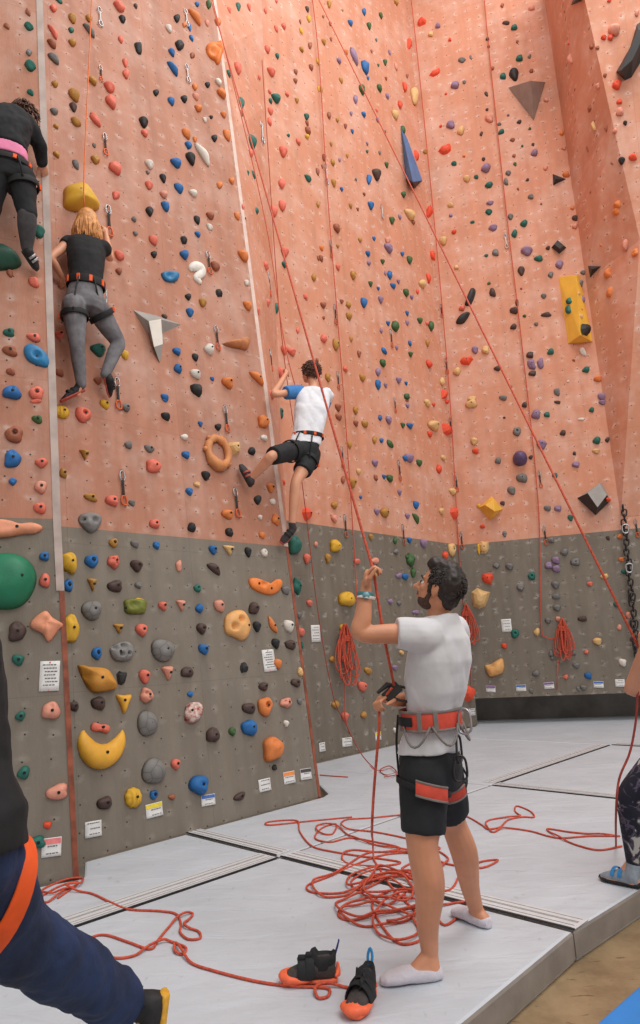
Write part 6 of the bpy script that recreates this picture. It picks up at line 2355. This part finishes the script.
def coil(mb, W, x, y0, y1, w, n, seed, o=.10):
    """Loops of a coiled rope hung from a hold at (x, y0), reaching down to y1."""
    rnd = random.Random(seed)
    su, sv = px_scale(Local(W.hit(x, y0), W.u, W.v, W.n, ''))
    for i in range(n):
        dx = rnd.uniform(-.5, .5) * w / su
        bot = (y1 - y0) * rnd.uniform(.7, 1.0) / sv
        hw = rnd.uniform(.16, .42) * w / su
        c = W.hit(x, y0, o + rnd.uniform(-.03, .05))
        pts = []
        for j in range(14):
            t = 2 * PI * j / 14
            k = .5 - .5 * math.cos(t)
            pts.append(c + W.u * (dx * k + hw * math.sin(t) * (.35 + .65 * k)) - W.v * (bot * k) + W.n * (.02 * math.sin(t * 2 + i)))
        mb.tube(catmull(pts, 3, True), .0085, 6, True)
    c = W.hit(x, y0 + (y1 - y0) * .2, o)
    for k in range(4):
        cc = c - W.v * (k * .02)
        mb.tube([cc + W.u * .07 * math.cos(2 * PI * i / 16) + W.n * .06 * math.sin(2 * PI * i / 16) for i in range(16)], .0085, 6, True)


mb = MB()
coil(mb, CW, 345, 624, 686, 22, 10, 3)
q = [CW.hit(x, y, .06) for x, y in ((310, -20), (319, 60), (328, 200), (344, 400), (357, 600), (354, 622))]
mb.tube(catmull(q, 6), .008, 6)
mb.tube(catmull([CW.hit(345, 680, .1), CW.hit(345, 700, .1), CW.hit(346, 722, .1), g(358, 752), g(372, 768), g(383, 771)], 6), .007, 6)
tag(mb.build('climbing_rope', M_ROPE), 'red coiled rope hung on the back wall left of the man\'s elbow', 'rope')
mb = MB()
coil(mb, RW, 466, 604, 645, 16, 11, 5, .14)
q = [RW.hit(x, y, .10) for x, y in ((409, -20), (420, 80), (437, 250), (450, 400), (457, 520), (463, 600), (466, 605))]
mb.tube(catmull(q, 6), .009, 6)
q = [RW.hit(x, y, .10) for x, y in ((470, 640), (471, 670), (472, 700))]
mb.tube(catmull(q, 6), .008, 6)
tag(mb.build('climbing_rope', M_ROPE), 'red coiled rope hung in the wall corner behind the man\'s neck', 'rope')
mb = MB()
coil(mb, RW, 562, 618, 662, 18, 12, 9, .10)
q = [RW.hit(x, y, .06) for x, y in ((483, -20), (488, 40), (505, 200), (522, 345), (538, 500), (541, 620), (546, 637), (556, 638))]
mb.tube(catmull(q, 6), .009, 6)
q = [RW.hit(x, y, .08) for x, y in ((558, 660), (557, 690))]
mb.tube(q, .009, 6)
tag(mb.build('climbing_rope', M_ROPE), 'red coiled rope hung on the grey right wall under a long strand', 'rope')
# thin rope past the boy to the floor and its small heap
q = [CW.hit(x, y, .35) for x, y in ((262, 60), (268, 150), (281, 330), (303, 490), (318, 612), (333, 695), (345, 722))]
q += [g(360, 752, .25), g(374, 768, .02), g(382, 771), g(392, 768), (g(396, 772)), g(386, 775), g(380, 770, .02), g(390, 766, .03), g(397, 774, .02), g(384, 777, .02)]
rope('climbing_rope', q, 'thin red rope hanging past the boy to the mat behind the man', .006, M_ROPED, n=6)
rope('climbing_rope', gp([(320, 775), (332, 776), (348, 777)]), 'short red rope end lying on the mat near the wall corner', n=6)
# rope belayed by the woman on the right
a2 = CW.hit(311, -16, .15)
hnd = at(641, 652, D0 - .2)
rope('climbing_rope', [a2, a2.lerp(hnd, .5), hnd], 'red rope slanting across the right wall down to the woman at right edge', .0075, M_ROPE, n=4)
rope('climbing_rope', [at(642, 660, D0 - .2), at(638, 690, D0 - .16), at(636, 720, D0 - .14), at(630, 752, D0 - .14), at(619, 780, D0 - .16), at(616, 815, D0 - .1), g(616, 846)],
     'dark red rope end hanging in front of the woman at right edge', .0065, M_ROPED, n=6)
# orange rope above the blonde woman
rope('climbing_rope', [L1.hit(92, -10, .12), L1.hit(90, 40, .12), L1.hit(84, 176, .24), L1.hit(85, 212, .16), L1.hit(86, 236, .12)], 'orange rope running up the wall from the blonde woman', .0065, mat('orange_rope', (226, 120, 66), .75, var=.2, scale=70), n=6)

# ------------------------------------------------------------------ quickdraws
QD = [(100, 66, 82), (99, 8, 27), (104, 134, 156), (107, 206, 237), (116, 378, 410), (207, 252, 275), (215, 326, 351), (267, 273, 297), (269, 350, 372), (121, 471, 506), (224, 406, 433), (234, 488, 518),
      (330, 241, 259), (334, 305, 325), (337, 372, 390), (390, 330, 348), (441, 304, 318), (446, 358, 374), (341, 447, 469), (344, 515, 538), (394, 398, 413), (398, 461, 481), (402, 525, 545), (450, 418, 433), (456, 476, 492), (461, 532, 549),
      (618, 402, 419), (627, 461, 481), (635, 519, 538), (539, 471, 488), (544, 526, 545), (505, 234, 249), (590, 224, 237), (260, 122, 144), (186, 65, 83), (185, 10, 27), (325, 165, 185), (381, 205, 219), (609, 345, 359)]
WHITE_QD = {1, 31, 32, 33, 34, 35, 36, 37}
M_SLING = mat('dark_sling_tape', (46, 42, 42), .8, var=.3, scale=50)
M_ORCAR = mat('orange_carabiner', (206, 92, 46), .4, .3, var=.1)
M_SLINGW = mat('pale_sling_tape', (206, 202, 198), .8, var=.15, scale=50)


def qd_root(white):
    root = bpy.data.objects.new('quickdraw', None)
    COL.objects.link(root)
    ex, ey = V((1, 0, 0)), V((0, 1, 0))
    mb = MB()
    mb.box((0, .0, .012), (.05, .06, .024))
    mb.ell((0, .01, .03), (.02, .02, .014))
    h = mb.build('bolt_hanger', M_METD, root, False)
    bevel(h, .006)
    mb = MB()
    carabiner(mb, (0, -.15, .06), ey, ex, .26, .14, .018)
    mb.build('upper_carabiner', M_METAL, root)
    mb = MB()
    mb.tube([(0, -.24, .06), (0, -.34, .065), (0, -.50, .065), (0, -.66, .06), (0, -.72, .06)], [.034, .04, .034, .04, .034], 8, flat=((0, 0, 1), .5))
    mb.build('sling', M_SLINGW if white else M_SLING, root)
    mb = MB()
    carabiner(mb, (.01, -.85, .06), ey, ex, .26, .15, .024)
    mb.build('lower_carabiner', M_METAL if white else M_ORCAR, root)
    return root


def copy_tree(o, parent=None):
    c = o.copy()
    COL.objects.link(c)
    if parent is not None:
        c.parent = parent
    for ch in [q for q in COL.objects if q.parent is o]:
        copy_tree(ch, c)
    return c


protos = {}
pool = [dict(px=x, py=y, col='white' if i in WHITE_QD else 'dark') for i, (x, y, y2) in enumerate(QD)]
kids = {}
for i, (x, y, y2) in enumerate(QD):
    wh = i in WHITE_QD
    if wh not in protos:
        r = protos[wh] = qd_root(wh)
    else:
        r = protos[wh].copy()
        COL.objects.link(r)
        for ch in kids[wh]:
            c = ch.copy()
            COL.objects.link(c)
            c.parent = r
    if wh not in kids:
        kids[wh] = [q for q in COL.objects if q.parent is r]
    Lc = pick_v(x, y)
    su, sv = px_scale(Lc)
    ln = (y2 - y) / sv
    # hang straight down: tilt so that the draw follows gravity
    dn = (-Z - Lc.n * (-Z).dot(Lc.n)).normalized()
    vv = -dn
    uu = vv.cross(Lc.n).normalized()
    r.matrix_world = basis(Lc.o, uu, vv, Lc.n) @ Matrix.Diagonal((ln, ln, ln, 1))
    tag(r, hold_label(pool[i], pool, ('pale metal quickdraw' if wh else 'quickdraw with orange lower carabiner')), 'quickdraw', 'quickdraws hanging from the walls')

# ------------------------------------------------------------------ notices and route tags
M_PAPER = mat('white_paper', (222, 220, 218), .8, var=.03)
M_INK = mat('grey_print', (96, 92, 92), .8)
TAGC = {'w': None, 'y': mat('yellow_tag_band', (232, 206, 60), .7), 'o': mat('orange_tag_band', (236, 140, 70), .7), 'r': mat('pink_tag_band', (232, 130, 130), .7), 'b': mat('blue_tag_band', (70, 110, 180), .7),
        'k': mat('dark_tag_band', (70, 68, 72), .7), 'v': mat('violet_tag_band', (130, 90, 150), .7)}


def paper(x, y, w, h, label, kind, band_=None, lines=0, rot=0.0, group=None, pin=False, seed=1):
    L = pick(x, y)
    su, sv = px_scale(L)
    a, b = w / su / 2, h / sv / 2
    M = basis(L.o + L.n * .002, L.u, L.v, L.n) @ Matrix.Rotation(rot, 4, 'Z')
    mb = MB()
    nx, ny = 4, 5
    vs = []
    for j in range(ny + 1):
        for i in range(nx + 1):
            u, v_ = i / nx * 2 - 1, j / ny * 2 - 1
            curl = .006 * max(0, -v_ - .4) * (1 + u * .6) + .002
            vs.append(V((u * a, v_ * b, curl)))
    fs = [(j * (nx + 1) + i, j * (nx + 1) + i + 1, (j + 1) * (nx + 1) + i + 1, (j + 1) * (nx + 1) + i) for j in range(ny) for i in range(nx)]
    o = mesh_obj(kind, vs, fs, M_PAPER, None, True, M)
    so = o.modifiers.new('thick', 'SOLIDIFY')
    so.thickness = .0015
    tag(o, label, 'notice' if kind == 'paper_notice' else 'route tag', group)
    if band_:
        mb = MB()
        mb.box((0, b * .62, .0045), (a * 1.9, b * .6, .002))
        mb.build('colour_band', TAGC[band_], o, False).matrix_basis = Matrix.Identity(4)
    if lines:
        mb = MB()
        r = random.Random(seed)
        for k in range(lines):
            yy = b * (.75 - 1.35 * k / max(1, lines - 1)) if not band_ else b * (.1 - .75 * k / max(1, lines - 1))
            x0 = -a * r.uniform(.3, .75)
            while x0 < a * .6:
                wd = a * r.uniform(.12, .3)
                mb.box((x0 + wd / 2, yy, .0055), (wd, b * (.07 if lines > 3 else .12), .001))
                x0 += wd + a * .07
        mb.build('lettering', M_INK, o, False).matrix_basis = Matrix.Identity(4)
    if pin:
        mb = MB()
        mb.ell((0, b * .92, .006), (.006, .006, .004))
        mb.ell((0, -b * .92, .006), (.006, .006, .004))
        mb.build('pin', TAGC['r'], o).matrix_basis = Matrix.Identity(4)
    return o


paper(49.5, 676, 20, 30, 'printed white notice sheet on the grey far left wall', 'paper_notice', None, 7, -.03, pin=True, seed=2)
paper(268.7, 660.5, 12, 22, 'printed white notice sheet on the grey left wall near its edge', 'paper_notice', None, 7, .03, pin=True, seed=3)
paper(315.5, 633.5, 9, 17, 'printed white notice sheet at the left end of the back wall', 'paper_notice', None, 5, 0, seed=4)
paper(506.5, 625.5, 10, 13, 'white notice sheet on the grey right wall beside the corner', 'paper_notice', None, 4, 0, seed=5)
GT = 'route tags along the foot of the walls'
for t in ((51.5, 847, 20, 19, 'r', 'white route tag with pink band, foot of the far left wall'), (93, 829, 17, 16, None, 'plain pale route tag low on the left wall beside the rust edge'),
          (154, 810, 17, 14, 'y', 'white route tag with yellow band under the ribbed yellow hold'), (208, 800, 14, 11, 'b', 'blue and white route tag under the large blue hold'),
          (264.5, 785, 12, 12.5, None, 'plain pale route tag, left one of three near the edge'), (289, 777.5, 11.5, 12, 'o', 'white route tag with orange band, middle one of three'),
          (305.7, 774, 11, 11, 'k', 'white route tag with dark band at the left wall edge'), (322, 747, 6, 9, None, 'pale route tag low on the back wall just past the corner'),
          (347, 742, 10, 9, None, 'white route tag on the back wall under the hanging coil'), (378, 736, 6, 8, 'y', 'white route tag with yellow band left of the man\'s waist'),
          (472, 712, 6.5, 7, None, 'small pale route tag in the corner right of the man\'s waist'),
          (490.7, 689, 9.5, 6.5, 'v', 'white and violet route tag, first on the right wall from the corner'), (521, 688, 10, 6.5, 'b', 'white and blue route tag, second on right wall from the corner'),
          (549, 685.5, 10, 6.5, 'v', 'white and violet route tag, third on right wall from the corner'), (598.5, 684.5, 10, 6.5, 'b', 'white and blue route tag, fourth on right wall from the corner'),
          (620, 683, 9.5, 7.5, None, 'plain pale route tag beside the elbow of the woman at right')):
    paper(*t[:4], t[5], 'route_tag', t[4], 2 if t[4] else 3, RND.uniform(-.06, .06), GT, seed=int(t[0]))

# ------------------------------------------------------------------ chain by the right edge
mb = MB()
q0, q1 = RW.hit(623, 508, .12), RW.hit(637, 655, .12)
n_ = 30
for i in range(n_):
    c = q0.lerp(q1, i / (n_ - 1)) + RW.u * .015 * math.sin(i * 1.3)
    d = (q1 - q0).normalized()
    s = RW.u if i % 2 else RW.n
    carabiner(mb, c, d, s, .115, .075, .013)
o = mb.build('hanging_chain', M_METD)
tag(o, 'dark metal chain with carabiners hanging on the right wall at right edge', 'chain')
for f in (.15, .42, .62, .8, .95):
    mb = MB()
    c = q0.lerp(q1, f) + RW.n * .06
    carabiner(mb, c, q1 - q0, RW.u, .15, .10, .013)
    mb.build('carabiner', M_METAL if f < .5 else M_METD, o)

# ------------------------------------------------------------------ the pair of climbing shoes on the mat
M_SUEDE = mat('charcoal_suede', (66, 58, 56), .9, var=.2, scale=60, bump=.2)
M_NEO = mat('black_neoprene', (24, 24, 26), .75, var=.2, scale=40, bump=.1)
M_ORUB = mat('orange_shoe_rubber', (240, 106, 66), .55, var=.06)
M_TAB = mat('blue_pull_tab', (36, 122, 178), .7)


def pair_shoe(heel, toe, label, tab_m, k=1.0):
    heel, toe = V(heel), V(toe)
    d = (toe - heel).normalized()
    L = (toe - heel).length
    s = V((-d.y, d.x, 0))
    rt = thing('climbing_shoe', heel.lerp(toe, .5), label, 'shoe', 'pair of climbing shoes on the mat')
    A = lambda a, b, c: heel + d * (a * L) + s * (b * k) + Z * (c * k)
    up = MB()
    loft(up, [(A(.03, 0, .048), s * .022, Z * .036), (A(.14, 0, .058), s * .036, Z * .050), (A(.40, 0, .056), s * .042, Z * .046), (A(.62, .002, .044), s * .046, Z * .036), (A(.84, .004, .034), s * .045, Z * .026), (A(.97, .006, .026), s * .026, Z * .016)], 22)
    fuse('upper', up, M_SUEDE, rt, .006, 3)
    # collar: a standing open cuff
    vs, fs = [], []
    nseg = 22
    for ring, (zz, a0, a1, wd) in enumerate(((.058, .03, .56, .041), (.085, .015, .52, .041), (.108, .005, .47, .037), (.112, .02, .455, .032), (.075, .06, .48, .030))):
        for i in range(nseg):
            t = 2 * PI * i / nseg
            ca, sa = math.cos(t), math.sin(t)
            mid, half = (a0 + a1) / 2, (a1 - a0) / 2
            lift = .020 * (ca > .6) + .010 * (ca < -.7)
            vs.append(A(mid + half * ca, wd * sa, zz + (lift if ring in (2, 3) else 0)))
    for r_ in range(4):
        for i in range(nseg):
            j = (i + 1) % nseg
            fs.append((r_ * nseg + i, r_ * nseg + j, (r_ + 1) * nseg + j, (r_ + 1) * nseg + i))
    fs.append(tuple(4 * nseg + i for i in range(nseg)))
    mesh_obj('collar', vs, fs, M_NEO, rt)
    for f, hh in ((.48, .050), (.62, .040)):
        mb = MB()
        pts = [A(f, .050 * math.cos(t), .030 + (hh + .028) * math.sin(t)) for t in [PI * i / 12 for i in range(13)]]
        vs_, fs_ = band(pts, d, .040 * k, .007, False)
        st = mesh_obj('velcro_strap', vs_, fs_, M_NEO, rt)
        bevel(st, .002)
        mb = MB()
        loft(mb, [(A(f, .010, .036 + hh), d * .019, s * .004), (A(f + .01, .020, .064 + hh), d * .020, s * .005), (A(f + .005, .016, .088 + hh - .01), d * .015, s * .004)], 12)
        mb.build('strap_end', M_NEO, st)
    so = MB()
    loft(so, [(A(.0, 0, .012), s * .026, Z * .012), (A(.2, 0, .012), s * .038, Z * .012), (A(.5, 0, .014), s * .042, Z * .012), (A(.78, .003, .014), s * .051, Z * .013), (A(.96, .006, .016), s * .034, Z * .014), (A(1.0, .007, .018), s * .016, Z * .010)], 18)
    fuse('sole', so, M_ORUB, rt, .006, 2)
    rd = MB()
    for sg in (1, -1):
        limb(rd, [A(.50, .044 * sg, .022), A(.70, .050 * sg, .028), A(.86, .046 * sg, .032), A(.98, .018 * sg, .034), A(1.0, 0, .033)], [.007, .012, .016, .017, .017], 10)
    loft(rd, [(A(.90, .004, .036), s * .040, Z * .026), (A(1.0, .006, .026), s * .020, Z * .018)], 16)
    fuse('toe_rand', rd, M_ORUB, rt, .006, 2)
    rd = MB()
    limb(rd, [A(.02, .022, .03), A(-.012, 0, .045), A(.02, -.022, .03)], [.010, .013, .010], 10)
    limb(rd, [A(-.012, 0, .03), A(-.010, 0, .072)], [.013, .008], 10)
    fuse('heel_rand', rd, M_ORUB, rt, .006, 2)
    mb = MB()
    mb.tube(catmull([A(.03, .008, .105), A(-.02, .010, .138), A(-.055, 0, .162), A(-.03, -.010, .140), A(.03, -.008, .105)], 4), .006, 8, flat=((d.x, d.y, 0), .6))
    mb.build('pull_tab', tab_m, rt)
    return rt


h1_, t1_ = g(338, 981), g(281, 984)
pair_shoe(h1_, h1_ + (t1_ - h1_).normalized() * .245, 'orange and black climbing shoe lying side-on to the left of its mate', mat('navy_pull_tab', (40, 44, 110), .7))
h2_, t2_ = g(372, 992), g(349, 1026)
pair_shoe(h2_, h2_ + (t2_ - h2_).normalized() * .245, 'orange and black climbing shoe with blue pull tab, toe towards the viewer', M_TAB)
# ------------------------------------------------------------------ light
w = bpy.data.worlds.new('gym_air')
scene.world = w
w.use_nodes = True
bg = w.node_tree.nodes['Background']
bg.inputs['Color'].default_value = (1.0, 0.985, 0.97, 1)
bg.inputs['Strength'].default_value = 0.56


def area(name, loc, size, sizey, power, target, col=(1, 0.97, 0.93)):
    l = bpy.data.lights.new(name, 'AREA')
    l.shape = 'RECTANGLE'
    l.size, l.size_y = size, sizey
    l.energy = power
    l.color = col
    o = bpy.data.objects.new(name, l)
    COL.objects.link(o)
    o.location = loc
    d = V(target) - V(loc)
    o.rotation_euler = d.to_track_quat('-Z', 'Y').to_euler()
    return o


area('skylight', (4.5, 4.5, 16.0), 8, 6, 950, (1.8, 9.0, 5))
area('hall_lights', (4.5, -2.0, 9.5), 7, 4, 520, (1.0, 7, 1.0))
scene.view_settings.view_transform = 'Standard'
scene.view_settings.look = 'None'
scene.view_settings.exposure = 0.06
scene.view_settings.gamma = 1.0
scene.view_settings.use_curve_mapping = False
